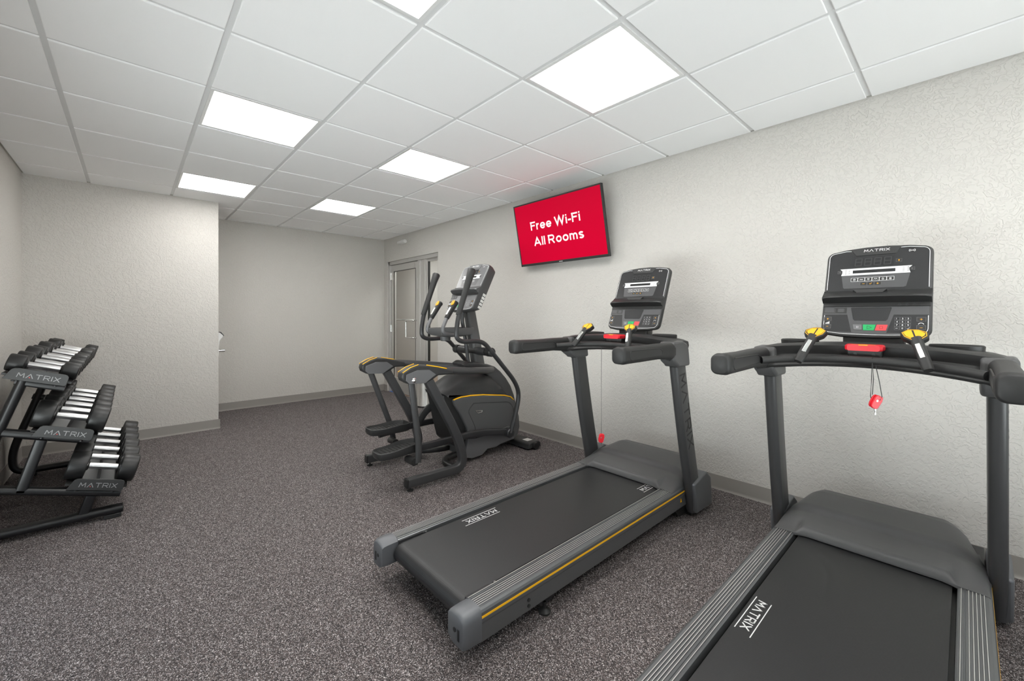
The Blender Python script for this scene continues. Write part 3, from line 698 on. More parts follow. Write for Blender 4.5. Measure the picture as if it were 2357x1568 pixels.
        link('beam_shoulder', N().prism(sho, 1, s * .330, s * .424), 'hood', t, bevel=.012, seg=3, ang=50)
        # collar where the upright meets the beam
        rs = []
        for zz, k in ((.955, 1.04), (.965, 1.12), (.985, 1.2), (1.03, 1.5)):
            rs.append([(2.425 + a * k * .96, s * .376 + c * k * .9, zz) for a, c in ov])
        link('upright_collar', N().rings(rs), 'dark', t, ang=40)
        # paddle grips
        pa = Vector((2.16, s * .200, 1.068)); pb = Vector((2.235, s * .166, 1.165)); dv = (pb - pa).normalized()
        pg = link('paddle_grip', N().tube([pa - dv*.01, pa, pa.lerp(pb, .3), pa.lerp(pb, .75), pb + dv * .01], rrect(.036, .030, .013, 4), (1, 0, .3), [.8, .95, 1.0, 1.0, 1.05]), 'grip', t, ang=45)
        fn = Vector((-.68, 0, .73)).normalized(); rr_ = Vector((0, -1, 0)); u_ = fn.cross(rr_)
        Fh = Mx @ frame(pb + dv * .025 + fn * .0, rr_, u_)
        hd = [(-.036*1, .016), (-.010, .030), (.020, .030), (.040, .010), (.030, -.014), (.004, -.034), (-.016, -.034), (-.038, -.006)] if s > 0 else [(.036, .016), (.010, .030), (-.020, .030), (-.040, .010), (-.030, -.014), (-.004, -.034), (.016, -.034), (.038, -.006)]
        link('paddle_head', B(Fh).prism([(a * 1.08, c * 1.08) for a, c in hd], 2, -.022, .006), 'grip', pg, bevel=.005)
        yl = B(Fh).line([(a * .90, c * .86) for a, c in hd], .0022, .0008, True, z=.006)
        lab(link('head_outline', yl, 'yellowb', pg, smooth=False), 'yellow outline around the paddle buttons')
        m = s
        for pts_ in ([(-.030*m, .008), (-.012*m, .022), (.004*m, .022), (-.006*m, -.018), (-.014*m, -.022), (-.028*m, -.004)], [(.010*m, .022), (.018*m, .022), (.033*m, .008), (.024*m, -.010), (.006*m, -.024), (.000*m, -.016)]):
            lab(link('paddle_button', B(Fh).prism(pts_, 2, .006, .0075), 'yellowb', pg, smooth=False), 'yellow speed button')
        pv = (pb - pa).normalized(); fn2 = Vector((-.8, -s * .25, .55)); fn2 = (fn2 - pv * fn2.dot(pv)).normalized(); sd = pv.cross(fn2) * 1.0
        Fp = Mx @ frame(pa.lerp(pb, .30), (pv.cross(fn2)), pv)
        link('pulse_plate', B(Fp).bb((-.008, 0, .0125), (.008, .066, .0175)), 'steel', pg, bevel=.002)
        # cup holder
        co = Vector((2.47, s * .268, 1.134))
        ring = B(Mx); rs = []
        for a, c, z in ((.050, .078, -.02), (.052, .080, .006), (.047, .075, .010), (.042, .070, .008), (.040, .068, -.045), (.0001, .0001, -.046)):
            rs.append([(co.x + a * math.cos(2*math.pi*k/32), co.y + c * math.sin(2*math.pi*k/32), co.z + z) for k in range(32)])
        link('cup_holder', ring.rings(rs), 'black', t, ang=40)
    # beam joining the uprights, curved forward in the middle
    rs = []
    for k in range(-12, 13):
        y = k / 12 * .40; q = 1 - (y / .40) ** 2; cx = 2.225 + .055 * q; zz = 1.0 + .036 * q; zt_ = 1.108 + .030 * q ** .6
        f = 1.0 if abs(y) < .36 else .93
        rs.append([(cx + .03, y, zz + .012), (cx + .05, y, zz), (cx + .20, y, zz + .004), (cx + .27, y, zz + .03), (cx + .30 + .02*q, y, zt_ - .03), (cx + .29 + .02*q, y, zt_ - .006), (cx + .25, y, zt_), (cx + .10, y, zt_ * f + 1.10 * (1-f)), (cx + .075, y, zt_ - .010), (cx + .085, y, zt_ - .05)])
    bmn = link('console_beam', N().rings(rs), 'dark', t, ang=30)
    link('neck', N().rings([[(2.58 + a, c, z) for a, c in rrect(.09, .22, .02)] for z in (1.10, 1.17)] + [[(2.60 + a, c, 1.22) for a, c in rrect(.06, .20, .02)]]), 'black', t)
    # grab bar
    gp = [(2.15 + .125 * (1 - (y/.34)**2) ** .8 if abs(y) < .34 else 2.15, y, 1.056 + .018 * (1 - (y/.345)**2)) for y in [(-.345 + .69 * k / 20) for k in range(21)]]
    link('grab_bar', N().tube(gp, .0165), 'grip', t, ang=50)
    # stop switch
    sh = link('switch_housing', N().prism([(-.055, 1.085), (-.062, 1.125), (.062, 1.125), (.055, 1.085), (.045, 1.072), (-.045, 1.072)], 0, 2.315, 2.38), 'black', t, bevel=.004)
    for yy in (-.03, .03): link('screw', N().cyl((2.3135, yy, 1.096), (2.318, yy, 1.096), .006, 12), 'charcoal', sh)
    sr = link('stop_switch', N().rings([[(xx + .0, a, 1.125 + c) for a, c in rrect(wd_, .026, .008, 3)] for xx, wd_ in ((2.285, .108), (2.292, .124), (2.34, .132), (2.352, .126))]), 'red', t, ang=40)
    lab(sr, 'red emergency stop bar')
    link('stop_marks', N().box((2.285, 0, 1.137), (.0015, .03, .004)).bb((2.30, -.04, 1.1378), (2.306, .04, 1.1384)), 'yellowb', sr, smooth=False)
    # motor hood as a shaped surface
    P = [(0, .199), (.006, .216), (.014, .226), (.028, .232), (.10, .239), (.185, .249), (.200, .256), (.212, .268), (.222, .276), (.235, .281), (.30, .291), (.39, .306), (.44, .303), (.50, .272), (.535, .215), (.55, .12)]
    def prof(x):
        for (a, c), (d_, e) in zip(P, P[1:]):
            if x <= d_: return c + (e - c) * (x - a) / (d_ - a)
        return P[-1][1]
    nx, ny = 96, 72; vs = []; fs = []
    for i in range(nx + 1):
        for j in range(ny + 1):
            v = -1 + 2 * j / ny; v = math.copysign(1 - (1 - abs(v)) ** 1.35, v); y = v * .358
            ay = abs(y)
            xo = .022 * min(1, max(0, (.270 - ay) / .045)) ** .6 if ay < .270 else 0
            iw = (i / nx) ** 1.25; X = 2.385 + xo + (.55 - xo) * iw; u_ = (X - 2.385 - xo) if X < 2.5 else (X - 2.385 - xo * max(0, 1 - (X - 2.5) / .1))
            narrow = .0 if u_ < .2 else min(1, (u_ - .2) / .25) * .028
            e0 = .255 + .02 * max(0, 1 - u_ / .15) - narrow; wv = .358 - narrow - e0
            q = min(1, max(0, (ay - e0) / wv)); fall = math.sqrt(max(0, 1 - q * q))
            base = .198 if u_ < .40 else .198 - (u_ - .40) * .5
            pz = prof(u_)
            if u_ < .16:
                e_ = min(1, max(0, (ay - .245) / .030)); e_ = e_*e_*(3 - 2*e_); k_ = min(1, u_ / .16); k_ = k_*k_*(3 - 2*k_)
                pz = pz * (1 - e_) + (.2045 + (prof(.16) - .2045) * k_) * e_
            z = base + (pz - base) * fall if pz > base else pz
            if q >= 1: z = base - .001
            yk = y * (1 - narrow / .358)
            vs.append((X, yk, z))
    W_ = ny + 1
    for i in range(nx):
        for j in range(ny): fs.append((i*W_+j, (i+1)*W_+j, (i+1)*W_+j+1, i*W_+j+1))
    hb = N().add(vs, fs)
    # skirt
    rim = [i*W_ for i in range(nx+1)] + [nx*W_+j for j in range(1, W_)] + [i*W_+ny for i in range(nx-1, -1, -1)] + [j for j in range(ny-1, 0, -1)]
    n0 = len(vs); sk = []
    for q in rim:
        x_, y_, z_ = vs[q]; low = .1925 if x_ < 2.43 + .02 and abs(y_) < .30 else .165
        low = .1925 if x_ < 2.44 else .13
        sk.append((x_, y_, min(low, z_ - .001)))
    hb.add(sk, [])
    for k in range(len(rim)): k2 = (k+1) % len(rim); hb.f.append((rim[k], rim[k2], n0 + k2, n0 + k))
    link('motor_hood', hb, 'hood', t, ang=38)
    link('hood_base', N().bb((2.47, -.352, .06), (2.92, .352, .185)), 'black', t, bevel=.004)
    make_console(t, 2.525, TY, 1.170, 23.2, .062)
    return t
def belt_logo(t, yc, x0, y0, rev, ln=.24):
    # x0,y0: corner where the lettering starts
    F = frame((x0, yc + y0, .1872), (-1, 0, 0), (0, -1, 0)) if rev else frame((x0, yc + y0, .1872), (1, 0, 0), (0, 1, 0))
    b = B(F); wordmark(b, 'MATRIX', .016, .013, ln - .045, .027, .17, z=0, th=.0007)
    b.line([(0, 0), (ln - .015, 0)], .0028, .0007); b.line([(.012, .053), (ln, .053)], .0028, .0007)
    lab(link('belt_lettering', b, 'white', t, smooth=False), 'white lettering on the belt')
tm1 = make_treadmill()
tm1['label'] = 'treadmill under the television, second from right, standing next to the elliptical trainer'
tm2 = dup(tm1, (1.9, .295, 0), 'nearest treadmill at the right edge, its belt running out of the bottom of the photo')
belt_logo(tm1, TY, 1.503, .231, True); belt_logo(tm1, TY, 2.30, -.225, False)
belt_logo(tm2, .295, 1.765, .246, True)
# warning triangle on the near side frame of the first treadmill
link('warning_triangle', B().prism([(2.488, .112), (2.508, .112), (2.498, .136)], 1, TY - .3632, TY - .3620), 'yellow', tm1, smooth=False)
# safety clips
def clip(name_label, px, py, pz, cords, rot, top):
    t = thing('safety_clip', name_label, 'safety clip', (px, py, pz), 'red clips on the treadmill safety cords')
    F = Matrix.Translation((px, py, pz)) @ Matrix.Rotation(rot, 4, 'Y') @ Matrix.Rotation(R(8), 4, 'X')
    F = Matrix.Translation((px, py, pz)) @ Matrix.Rotation(R(-42), 4, 'Z') @ Matrix.Rotation(rot, 4, 'Y')
    o = [(-.017, -.022), (-.010, -.028), (.006, -.028), (.012, -.022), (.019, .010), (.016, .028), (-.006, .030), (-.014, .020), (-.019, -.010)]
    link('jaw', B(F).prism(o, 1, -.010, -.002), 'red', t, bevel=.002)
    link('jaw', B(F @ Matrix.Rotation(R(9), 4, 'Z')).prism([(a * .95, c * .95 + .002) for a, c in o], 1, .003, .010), 'red', t, bevel=.002)
    link('spring', B(F).cyl((-.004, -.012, .006), (-.004, .012, .006), .004, 12), 'steel', t)
    cb = B()
    for c_ in cords: cb.tube(c_, .0014)
    link('cord', cb, 'black', t)
    link('swivel', B().lathe(Vector((px, py, pz - .024)), Vector((px, py, pz - .052)), [(0, .003), (.008, .0042), (.016, .002), (.028, .003)], 10), 'steel', t)
clip('red safety clip at the end of a short looped black cord on the nearest treadmill', 2.262, .253, .906,
     [[(2.262, .262, 1.090), (2.258, .258, 1.0), (2.262, .262, .935)], [(2.27, .258, 1.086), (2.262, .240, .99), (2.262, .232, .93), (2.262, .238, .915)], [(2.262, .262, 1.09), (2.257, .264, 1.0), (2.262, .268, .93), (2.262, .262, .89)]], R(22), 1.08)
clip('red safety clip hanging low on a long thin cord from the treadmill under the television', 2.3, 1.633, .448,
     [[(2.335, 1.60, 1.10), (2.30, 1.632, 1.07), (2.3, 1.633, .9), (2.3, 1.633, .47)]], R(4), 1.08)

# ================================================================== elliptical trainer
EY = 3.045
def make_elliptical():
    t = thing('elliptical_trainer', 'dark grey elliptical trainer with yellow trim, between the glass door and the treadmills', 'elliptical trainer', (2.1, EY, 0))
    Mx = Matrix.Translation((0, EY, 0)); N = lambda: B(Mx); RX = (0, 1, 0)
    # body shroud
    side = [(1.985, .555), (2.06, .568), (2.163, .568), (2.37, .549), (2.50, .528), (2.60, .505), (2.66, .470), (2.70, .40), (2.735, .30), (2.745, .20), (2.72, .13), (2.665, .095), (2.50, .088), (2.44, .070), (2.34, .075), (2.28, .035), (2.175, .028), (2.10, .05), (2.135, .20), (2.13, .29), (2.06, .42), (2.00, .51)]
    sh = link('body_shroud', N().prism(side, 1, -.165, .165), 'hood', t, bevel=.012, seg=3, ang=50)
    for s in (1, -1):
        ln = [(1.985, .557), (2.06, .570), (2.163, .570), (2.30, .559), (2.42, .541), (2.55, .522), (2.63, .497), (2.665, .466)]
        yb = N().tube([(a, s * .158, z) for a, z in ln], rrect(.010, .014, .003, 2), RX)
        lab(link('accent_stripe', yb, 'yellow', sh, smooth=False), 'yellow trim line')
        pn = [(2.19, .50), (2.60, .455), (2.655, .40), (2.68, .22), (2.60, .165), (2.28, .11), (2.235, .12), (2.205, .30), (2.13, .44)]
        cr = N().tube(fillet([(p[0], s * .1655, p[1]) for p in pn + pn[:1]], .03, 4), .0018, RX)
        link('panel_seam', cr, 'black', sh)
        hd = N().tube(fillet([(2.21, s*.167, .432), (2.285, s*.167, .425), (2.28, s*.167, .41), (2.235, s*.167, .408), (2.21, s*.167, .432)], .006, 3), .003, RX)
        link('latch_ring', hd, 'steel', sh)
        lo = [(2.10, .05), (2.13, .20), (2.20, .19), (2.42, .205), (2.60, .235), (2.66, .10), (2.50, .088), (2.44, .070), (2.34, .075), (2.28, .035), (2.175, .028)]
        link('lower_cover', N().prism([(a, z) for a, z in lo], 1, s * .163, s * .172), 'silvergrey', sh, bevel=.003)
    # dark crank opening and flywheel at the back of the shroud
    link('crank_housing', N().prism([(1.90, .60), (1.96, .34), (2.00, .20), (2.12, .10), (2.16, .29), (2.10, .42), (2.05, .55), (2.0, .60)], 1, -.13, .13), 'black', t, bevel=.01)
    link('crank_disc', N().cyl((2.10, .105, .34), (2.10, .125, .34), .12, 48), 'charcoal', t)
    # upper cover: dark sloping lid
    rs = []
    lid = [(1.845, .628, .12), (1.86, .60, .12), (1.98, .575, .150), (2.16, .577, .152), (2.40, .556, .15), (2.55, .53, .14), (2.58, .52, .12)]
    up_ = [(1.845, .632), (1.93, .672), (2.05, .735), (2.15, .765), (2.30, .762), (2.45, .70), (2.53, .61), (2.58, .53)]
    b = N()
    for y, k in ((-.158, 0), (-.150, .35), (-.125, .72), (-.09, .92), (0, 1.02), (.09, .92), (.125, .72), (.150, .35), (.158, 0)):
        bot = [(1.86, .60), (1.98, .572), (2.16, .572), (2.40, .553), (2.56, .525)][::-1]
        top = [(a, .58 + (z - .58) * k if z > .58 else z) for a, z in up_]
        kx = 1 - .25 * (abs(y) / .158) ** 3
        top = [((a - 2.2) * kx + 2.2 if a < 2.2 else a, z) for a, z in top]; bo = [((a - 2.2) * kx + 2.2 if a < 2.2 else a, z) for a, z in bot]
        b.rings([], False) if False else None
        rs.append([(a, y, z) for a, z in top + bo])
    link('top_cover', b.rings(rs), 'dark', t, ang=50)
    # front tower cover: curved spine over the drive
    sp_ = [(2.13, .838), (2.20, .848), (2.30, .838), (2.42, .812), (2.50, .785), (2.57, .735), (2.64, .665), (2.70, .585), (2.745, .49), (2.775, .38), (2.79, .25), (2.78, .16)]
    inn = [(2.66, .14), (2.66, .25), (2.62, .40), (2.56, .52), (2.48, .62), (2.40, .72), (2.33, .775), (2.20, .80), (2.14, .815)]
    link('front_cover', N().prism(sp_ + inn, 1, -.085, .085), 'upright', t, bevel=.014, seg=3, ang=50)
    link('cover_lip', N().prism([(2.13, .838), (2.17, .856), (2.20, .856), (2.20, .80), (2.14, .815)], 1, -.075, .075), 'charcoal', t, bevel=.004)
    # central mast
    rs = []
    for q in range(7):
        k = q / 6; x = 2.375 + (2.262 - 2.375) * k; z = .76 + (1.33 - .76) * k
        rs.append([(x + a, c, z) for a, c in rrect(.115 - .02 * k, .085 - .01 * k, .02, 4)])
    link('mast', N().rings(rs), 'hood', t, ang=40)
    link('mast_brace', N().tube(fillet([(2.235, -.03, .83), (2.20, -.03, 1.06), (2.16, -.03, 1.24), (2.20, -.03, 1.33)], .06), .017, RX), 'charcoal', t)
    # hub shaft with end collars
    link('pivot_shaft', N().cyl((2.308, -.235, .941), (2.308, .235, .941), .030), 'black', t)
    for s in (1, -1):
        hubc = link('pivot_collar', N().lathe((2.308, s * .215, .941), (2.308, s * .285, .941), [(0, .034), (.006, .040), (.055, .040), (.064, .034), (.066, .022), (.062, .020)]), 'black', t)
        link('pivot_bolt', N().cyl((2.308, s * .275, .941), (2.308, s * .281, .941), .014, 6), 'charcoal', hubc)
        link('shaft_sleeve', N().cyl((2.308, s * .08, .941), (2.308, s * .20, .941), .036), 'charcoal', t)
        # moving handlebar: grip, bent tube, lower arm
        y = s * .272
        path = [(1.975, y, 1.33), (1.958, y, 1.27), (1.935, y, 1.16), (1.945, y + s*.0, 1.055), (2.04, y, 1.035), (2.19, y, 1.045), (2.262, y, .985), (2.308, y, .941)]
        fp = fillet([path[0], path[2], (1.94, y, 1.04), (2.20, y, 1.050), path[7]], [0, .10, .13, .10, 0], 8)
        mv = link('swing_handlebar', N().tube(fp, .019, RX), 'charcoal', t)
        gp = [Vector((1.955, y, 1.265)), Vector((1.985, y, 1.35)), Vector((2.03, y, 1.47)), Vector((2.065, y, 1.57)), Vector((2.090, y, 1.635)), Vector((2.094, y, 1.646))]
        link('handle_grip', N().tube(gp, circ(.026, 20), RX, [.88, .92, .95, 1.15, 1.38, 1.05]), 'grip', mv, ang=50)
        la = fillet([(2.308, y, .941), (2.60, y, .64), (2.635, y, .50), (2.525, y, .20)], [0, .14, .14, 0], 8)
        link('swing_arm', N().tube(la, circ(.019, 16, .022), RX), 'charcoal', t)
        # stationary handlebar
        ys = s * .12
        fs_ = fillet([(2.10, ys * .7, 1.10), (1.99, ys, 1.095), (1.885, ys, 1.12), (1.948, ys, 1.245), (1.965, ys, 1.275)], [0, .05, .09, .03, 0], 7)
        sb = link('fixed_handlebar', N().tube(fs_, .0155, RX), 'silvergrey', t)
        g0, g1 = Vector((1.942, ys, 1.235)), Vector((2.022, ys, 1.352)); dv = (g1 - g0).normalized()
        gg = link('pulse_grip', N().tube([g0, g0 + dv*.006, g0.lerp(g1, .5), g1, g1 + dv*.018, g1 + dv * .03], rrect(.040, .040, .014, 4), RX, [.85, .95, 1, 1.05, 1.2, .9]), 'grip', sb, ang=50)
        fn = Vector((-.80, 0, .60)); fn = (fn - dv * fn.dot(dv)).normalized(); F = Mx @ frame(g1 + dv * .004 + fn * .018, dv.cross(fn), dv)
        hd = [(-.019, -.012), (-.016, .018), (0, .026), (.016, .018), (.019, -.012), (.006, -.024), (-.006, -.024)]
        lab(link('thumb_button', B(F).prism(hd, 2, .0, .008), 'yellowb', gg, bevel=.002), 'yellow thumb buttons')
        link('button_gap', B(F).bb((-.0015, -.022, .008), (.0015, .022, .009)), 'black', gg, smooth=False)
        Fp = Mx @ frame(g0 + dv * .025 + fn * .017, dv.cross(fn), dv)
        link('pulse_plate', B(Fp).bb((-.010, 0, 0), (.010, .075, .006)), 'steel', gg, bevel=.002)
        # fixed rail from the end cap to the front tower
        link('upper_rail', N().tube(fillet([(1.70, s*.342, .846), (2.0, s*.300, .812), (2.33, s*.175, .772), (2.44, s*.11, .762)], .1), circ(.030, 20, .028), RX), 'upright', t)
        # rail end cap with trim
        yo = s * .342
        cp = [(1.402, .828), (1.410, .862), (1.470, .889), (1.535, .905), (1.62, .892), (1.72, .868), (1.83, .842), (1.835, .808), (1.70, .812), (1.66, .79), (1.60, .768), (1.46, .772), (1.412, .80)]
        cpo = link('rail_cap', N().prism(cp, 1, yo - .040, yo + .040), 'dark', t, bevel=.012, seg=3, ang=50)
        pl = [(1.432, .842), (1.52, .868), (1.62, .862), (1.675, .822), (1.585, .768), (1.455, .775), (1.430, .80)]
        for so in (1, -1): link('side_plate', N().prism(pl, 1, yo + so * .036, yo + so * .044), 'silvergrey', cpo, bevel=.002)
        link('pivot_bolt', N().lathe((1.494, yo + s * .040, .797), (1.494, yo + s * .060, .797), [(0, .019), (.006, .019), (.010, .014), (.016, .010), (.018, .004)], 20), 'chrome', cpo)
        link('cap_trim', N().tube([(1.408, yo + s*.034, .858), (1.470, yo + s*.034, .890), (1.532, yo + s*.034, .906)], .0028, RX), 'yellow', cpo)
        link('cap_trim', N().tube([(1.408, yo - s*.034, .858), (1.470, yo - s*.034, .890), (1.532, yo - s*.034, .906)], .0028, RX), 'yellow', cpo)
        link('cap_trim', N().tube([(1.60, yo + s*.032, .897), (1.70, yo + s*.032, .876), (1.775, yo + s*.032, .857)], .0035, RX), 'yellow', cpo)
        # rear leg running down into the floor tube
        lg = fillet([(1.62, yo, .80), (1.905, yo, .30), (1.965, yo, .055), (1.75, yo, .058), (1.46, yo, .060)], [0, .18, .15, .02, 0], 9)
        lgo = link('rear_leg', N().tube(lg, rrect(.068, .054, .012, 4), RX), 'upright', t, ang=50)
        link('tube_cap', N().prism([(1.448, .030), (1.448, .090), (1.461, .094), (1.461, .026)], 1, yo - .025, yo + .025), 'black', lgo, bevel=.003)
        link('foot_pad', N().cyl((1.485, yo, .008), (1.485, yo, .04), .007, 12).lathe((1.485, yo, 0), (1.485, yo, .012), [(0, .024), (.008, .024), (.012, .014)]), 'black', lgo)
        # cross tubes to the body
        link('cross_member', N().tube(fillet([(1.90, yo - s*.01, .055), (1.86, s*.18, .075), (2.02, s*.10, .075), (2.20, s*.10, .07)], .08), rrect(.05, .04, .012, 3), (0, 0, 1)), 'black', t, ang=50)
        # swing link hanging from the cap and pedal gear; the two sides are half a turn apart
        near = s < 0
        yl = yo
        bx, bz = (1.548, .185) if near else (1.70, .165)
        tl = Vector((1.494, yl, .775))
        link('swing_link', N().tube(fillet([tl, tl.lerp(Vector((bx, yl, bz)), .8) + Vector((.02, 0, 0)), (bx, yl, bz)], .12), circ(.0245, 18, .020), RX), 'upright', t)
        link('link_roller', N().cyl((bx - .03, yl + s * .005, bz + .012), (bx - .03, yl - s * .10, bz + .012), .027), 'black', t)
        link('roller_bolt', N().cyl((bx - .01, yl + s * .02, bz), (bx - .01, yl + s * .035, bz), .013, 12), 'steel', t)
        # pedal arm
        if near: arm = [(1.40, .262), (1.62, .262), (1.90, .262), (2.20, .262), (2.40, .262), (2.52, .215)]
        zf = .235 if near else .305; zr = .262 if near else .300
        ax = s * .205
        arm = fillet([(1.50, ax, zr - .015), (1.90, ax, zf + .01), (2.20, ax, .255 if near else .30), (2.53, s * .235, .205)], .15)
        link('pedal_arm', N().tube(arm, rrect(.055, .032, .01, 3), RX), 'charcoal', t, ang=50)
        link('arm_joint', N().lathe((2.525, s * .215, .20), (2.525, s * .290, .20), [(0, .040), (.06, .042), (.068, .036), (.07, .0)]), 'charcoal', t)
        # pedal
        px0, pz0 = (1.285, .262) if near else (1.405, .330)
        yc_ = s * .20; tilt = R(2) if near else R(-2)
        Fp = Mx @ Matrix.Translation((px0, yc_, pz0)) @ Matrix.Rotation(-tilt, 4, 'Y')
        out_ = [(0, -.045), (.012, -.068), (.05, -.083), (.12, -.088), (.24, -.088), (.30, -.080), (.345, -.055), (.355, 0), (.345, .055), (.30, .080), (.24, .088), (.12, .088), (.05, .083), (.012, .068), (0, .045)]
        b = B(Fp); b.rings([[(a * .96 + .01, c * .9, -.030) for a, c in out_], [(a, c, -.010) for a, c in out_], [(a, c, .018 + (.012 if a > .2 else 0)) for a, c in out_], [(a * .97 + .005, c * .94, .022 + (.014 if a > .2 else 0)) for a, c in out_], [(a * .92 + .014, c * .86, .006) for a, c in out_]])
        pd = link('pedal', b, 'dark', t, ang=40)
        tr = B(Fp)
        for k in range(9): tr.bb((.04 + k * .03, -.065, .005), (.052 + k * .03, .065, .009))
        link('pedal_tread', tr, 'black', pd, smooth=False)
    link('rear_guard', N().tube(fillet([(1.80, .12, .32), (1.90, .12, .46), (2.10, .12, .50)], .1), rrect(.07, .02, .008, 3), RX), 'dark', t, ang=50)
    # accessory tray and bottle holder
    tr = [(1.90, -.10), (1.93, -.125), (2.12, -.125), (2.26, -.08), (2.28, 0), (2.26, .08), (2.12, .125), (1.93, .125), (1.90, .10)]
    rs = [[(2.09 + (a - 2.09) * k, c * k, z) for a, c in tr] for z, k in ((1.075, .55), (1.09, .88), (1.125, 1.0), (1.150, 1.0), (1.153, .96), (1.135, .86))]
    link('accessory_tray', N().rings(rs), 'hood', t, ang=40)
    link('bottle_holder', N().lathe((2.01, 0, 1.04), (2.01, 0, 1.15), [(0, .038), (.006, .043), (.05, .046), (.06, .046)]), 'hood', t)
    # front cross foot
    ff = N().prism([(2.72, .012), (2.735, .060), (2.76, .070), (2.86, .070), (2.885, .058), (2.895, .012)], 1, -.300, .300)
    fo = link('front_foot', ff, 'dark', t, bevel=.008)
    for s in (1, -1):
        link('wheel', N().cyl((2.81, s * .300, .033), (2.81, s * .325, .033), .033), 'black', fo)
    lab(link('rating_label', N().bb((2.77, -.24, .0705), (2.84, -.17, .0712)), 'label', fo, smooth=False), 'white rating label')
    link('front_link', N().bb((2.60, -.05, .03), (2.75, .05, .09)), 'black', t, bevel=.004)
    make_console(t, 2.145, EY, 1.31, 27, .105, True)
    lb = B(); 
    for k in range(4): pass
    # printed labels on the near side of the console housing
    th = R(27); Tv = Vector((math.sin(th), 0, math.cos(th))); 
    F = frame(Vector((2.145, EY, 1.31)) + Tv * .045 + Vector((math.cos(th), 0, -math.sin(th))) * .07, Tv, Vector((-math.cos(th), 0, math.sin(th))))
    for k in range(5): link('print_label', B(F).bb((k * .030, -.012, .1935 ), (k * .030 + .022, .020, .1965)), 'label', t.children[-1], smooth=False)
    return t
make_elliptical()

# ================================================================== dumbbell rack
SL = R(17); AX = Vector((math.cos(SL), 0, -math.sin(SL))); NR = Vector((math.sin(SL), 0, math.cos(SL)))
TIER = {'bottom': (-.118, .325, 6, .100, 5.08), 'middle': (-.255, .660, 6, .094, 5.08), 'top': (-.368, .975, 8, .068, 5.47)}
rk = thing('dumbbell_rack', 'black three-tier dumbbell rack with lettered end plates along the left wall', 'dumbbell rack', (-.37, 4.4, 0))
def frame_side(y, near):
    p = fillet([(-.445, y, .905), (-.672, y, .205), (-.66, y, .045), (-.50, y, .048), (-.035, y, .048)], [0, .12, .13, .02, 0], 9)
    f = link('side_frame', B().tube(p, rrect(.046, .072, .020, 4), (0, 1, 0)), 'blackm', rk, ang=50)
    link('tube_cap', B().bb((-.037, y - .030, .030), (-.031, y + .030, .068)), 'black', f, bevel=.004)
    for x_ in (-.12, -.62): link('rubber_foot', B().bb((x_, y - .03, .0), (x_ + .08, y + .03, .026)), 'black', f, bevel=.004)
    # arms: (front x, front z, back x)
    for (x1, z1, x0) in ((-.045, .143, -.665), (-.180, .505, -.575), (-.285, .832, -.485)):
        z0 = z1 + (x1 - x0) * math.tan(SL)
        link('tier_arm', B().tube([(x0 + .01, y, z0), (x1, y, z1)], rrect(.040, .060, .014, 4), (0, 1, 0)), 'blackm', rk, ang=50)
    link('post', B().tube([(-.378, y, .545), (-.455, y, .265)], rrect(.050, .060, .010, 3), (0, 1, 0)), 'blackm', rk, ang=50)
    link('post', B().tube([(-.175, y, .165), (-.210, y, .050)], rrect(.050, .060, .010, 3), (0, 1, 0)), 'blackm', rk, ang=50)
frame_side(3.615, True); frame_side(4.97, False)
for nm, (cx, cz, n, off, yend) in TIER.items():
    c = Vector((cx, 0, cz)); F = Matrix(((AX.x, 0, NR.x, cx), (0, 1, 0, 0), (AX.z, 0, NR.z, cz), (0, 0, 0, 1)))   # local: along the dumbbell, rack length, outwards
    tr = B(F); w2 = .075
    tr.prism([(-w2, -off - .002), (-w2, -off + .010), (-w2 + .004, -off + .010), (-.008, -off - .010), (0, -off - .004), (.008, -off - .010), (w2 - .004, -off + .010), (w2, -off + .010), (w2, -off - .002), (.0, -off - .022)], 1, 3.585, yend)
    tray = link('shelf_tray', tr, 'charcoal', rk, ang=25)
    lab(tray, nm + ' tray of the rack')
    for s in (-1, 1):
        sd = B(F); x0 = s * .118
        sd.bb((x0 - .022, 3.60, -off - .016), (x0 + .022, yend - .01, -off - .004)); sd.bb((min(s*.075, x0), 3.60, -off - .012), (max(s*.075, x0), yend - .01, -off - .006))
        link('cradle_strip', sd, 'black', tray, smooth=False)
    # end plate with lettering
    top_, bot_ = -off + .036, -off - .030
    pl = [(-.128, bot_), (-.108, top_ - .010), (-.098, top_ - .002), (-.085, top_), (.100, top_), (.114, top_ - .004), (.122, top_ - .014), (.124, bot_ + .010), (.118, bot_)]
    ep = link('end_plate', B(F).prism(pl, 1, 3.566, 3.574), 'dark', rk, bevel=.0015)
    G = Matrix(((AX.x, NR.x, 0, cx), (0, 0, -1, 3.566), (AX.z, NR.z, 0, cz), (0, 0, 0, 1)))
    lg = B(G); dots = wordmark(lg, 'MATRIX', -.078, bot_ + .019, .168, .024, .14, z=.0, th=.0008)
    link('maker_name', lg, 'logo', ep, smooth=False)
    dt = B(G)
    for dx, dy in dots: dt.prism([(dx + .0028 * math.cos(R(a)), dy + .0028 * math.sin(R(a))) for a in range(0, 360, 45)], 2, 0, .0008)
    lab(link('logo_dot', dt, 'dot', ep, smooth=False), 'small red dot')
    for xx in (-.085, .08): link('plate_screw', B(F).cyl((xx, 3.580, bot_ - .004), (xx, 3.580, bot_ - .010), .008, 12), 'charcoal', ep)
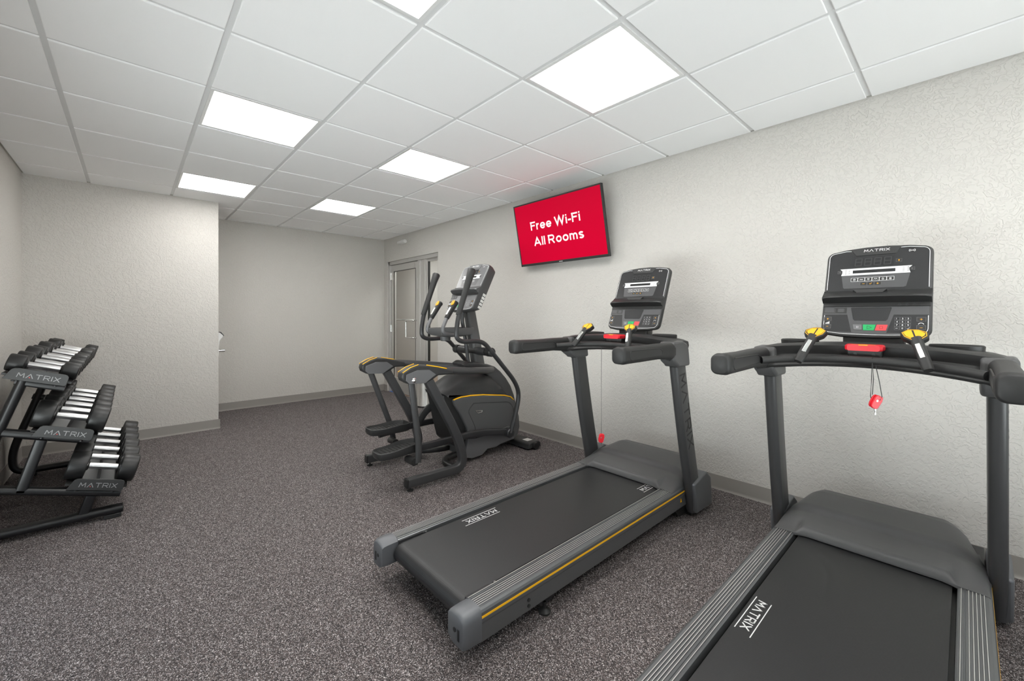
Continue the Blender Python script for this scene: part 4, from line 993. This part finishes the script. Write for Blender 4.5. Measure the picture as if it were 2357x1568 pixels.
def make_dumbbell(r, hw, grp):
    d = thing('dumbbell', 'x', 'dumbbell', (0, 0, 0), grp)
    hl = .135
    g = B()
    prof = [(0, .017)] + [(q, rr) for k in range(1) for q, rr in ((.001, .0180), (.03, .0185), (.0675, .0195), (.105, .0185), (.134, .0180))] + [(.135, .017)]
    link('handle', g.lathe((-hl/2, 0, 0), (hl/2, 0, 0), prof, 12), 'knurl', d, ang=10)
    for s in (-1, 1):
        a = Vector((s * hl / 2, 0, 0)); e = Vector((s * (hl / 2 + hw + .012), 0, 0))
        h = link('head', B().lathe(a, e, [(0, .026), (.006, .030), (.007, r * .66), (.009, r * .90), (.012, r * .98), (.017, r), (.012 + hw - .008, r), (.012 + hw - .003, r * .975), (.012 + hw, r * .92), (.012 + hw - .0015, r * .60), (.012 + hw - .0015, .001)], 36), 'urethane', d, ang=35)
        tx = B(); rr = r * .70; F = frame(a.lerp(e, 1) + Vector((s * .0005, 0, 0)), (0, s * 1, 0), (0, 0, 1))
        tx = B(F)
        for k in range(5): tx.line([(rr * math.cos(R(60 + 14*k)), rr * math.sin(R(60 + 14*k))), (rr * math.cos(R(68 + 14*k)), rr * math.sin(R(68 + 14*k)))], .006, .0004)
        lab(link('head_print', tx, 'logo', h, smooth=False), 'pale grey print on the end face')
    return d
ORD = ['first', 'second', 'third', 'fourth', 'fifth', 'sixth', 'seventh', 'eighth']
RR = {'bottom': [.084] * 6, 'middle': [.080, .079, .079, .078, .077, .077], 'top': [.050, .050, .060, .056, .064, .058, .064, .060]}
for nm, (cx, cz, n, off, yend) in TIER.items():
    base = make_dumbbell(RR[nm][0], {'bottom': .082, 'middle': .080, 'top': .068}[nm], 'dumbbells on the ' + nm + ' tier')
    pitch = .230 if n == 6 else .2465
    cache = {}
    for k in range(n):
        r = RR[nm][k]; o = base
        if k:
            o = base.copy(); sc.collection.objects.link(o)
            for ch in base.children:
                c = ch.copy(); sc.collection.objects.link(c); c.parent = o
                if ch.name.startswith('head'):
                    q = r / RR[nm][0]; c.scale = (1, q, q)
                for g_ in ch.children:
                    e = g_.copy(); sc.collection.objects.link(e); e.parent = c
        o.location = Vector((cx, 3.695 + pitch * k, cz)) + NR * (r - off - .004 + .0015) if False else Vector((cx, 3.695 + pitch * k, cz)) + NR * max(-.02, (r - off + -.0035 + .0))
        o.rotation_euler = (0, SL, 0)
        end = ' (nearest the camera)' if k == 0 else ' (farthest from the camera)' if k == n - 1 else ''
        o['label'] = '%s dumbbell from the near end on the %s tier of the rack' % (ORD[k], nm)
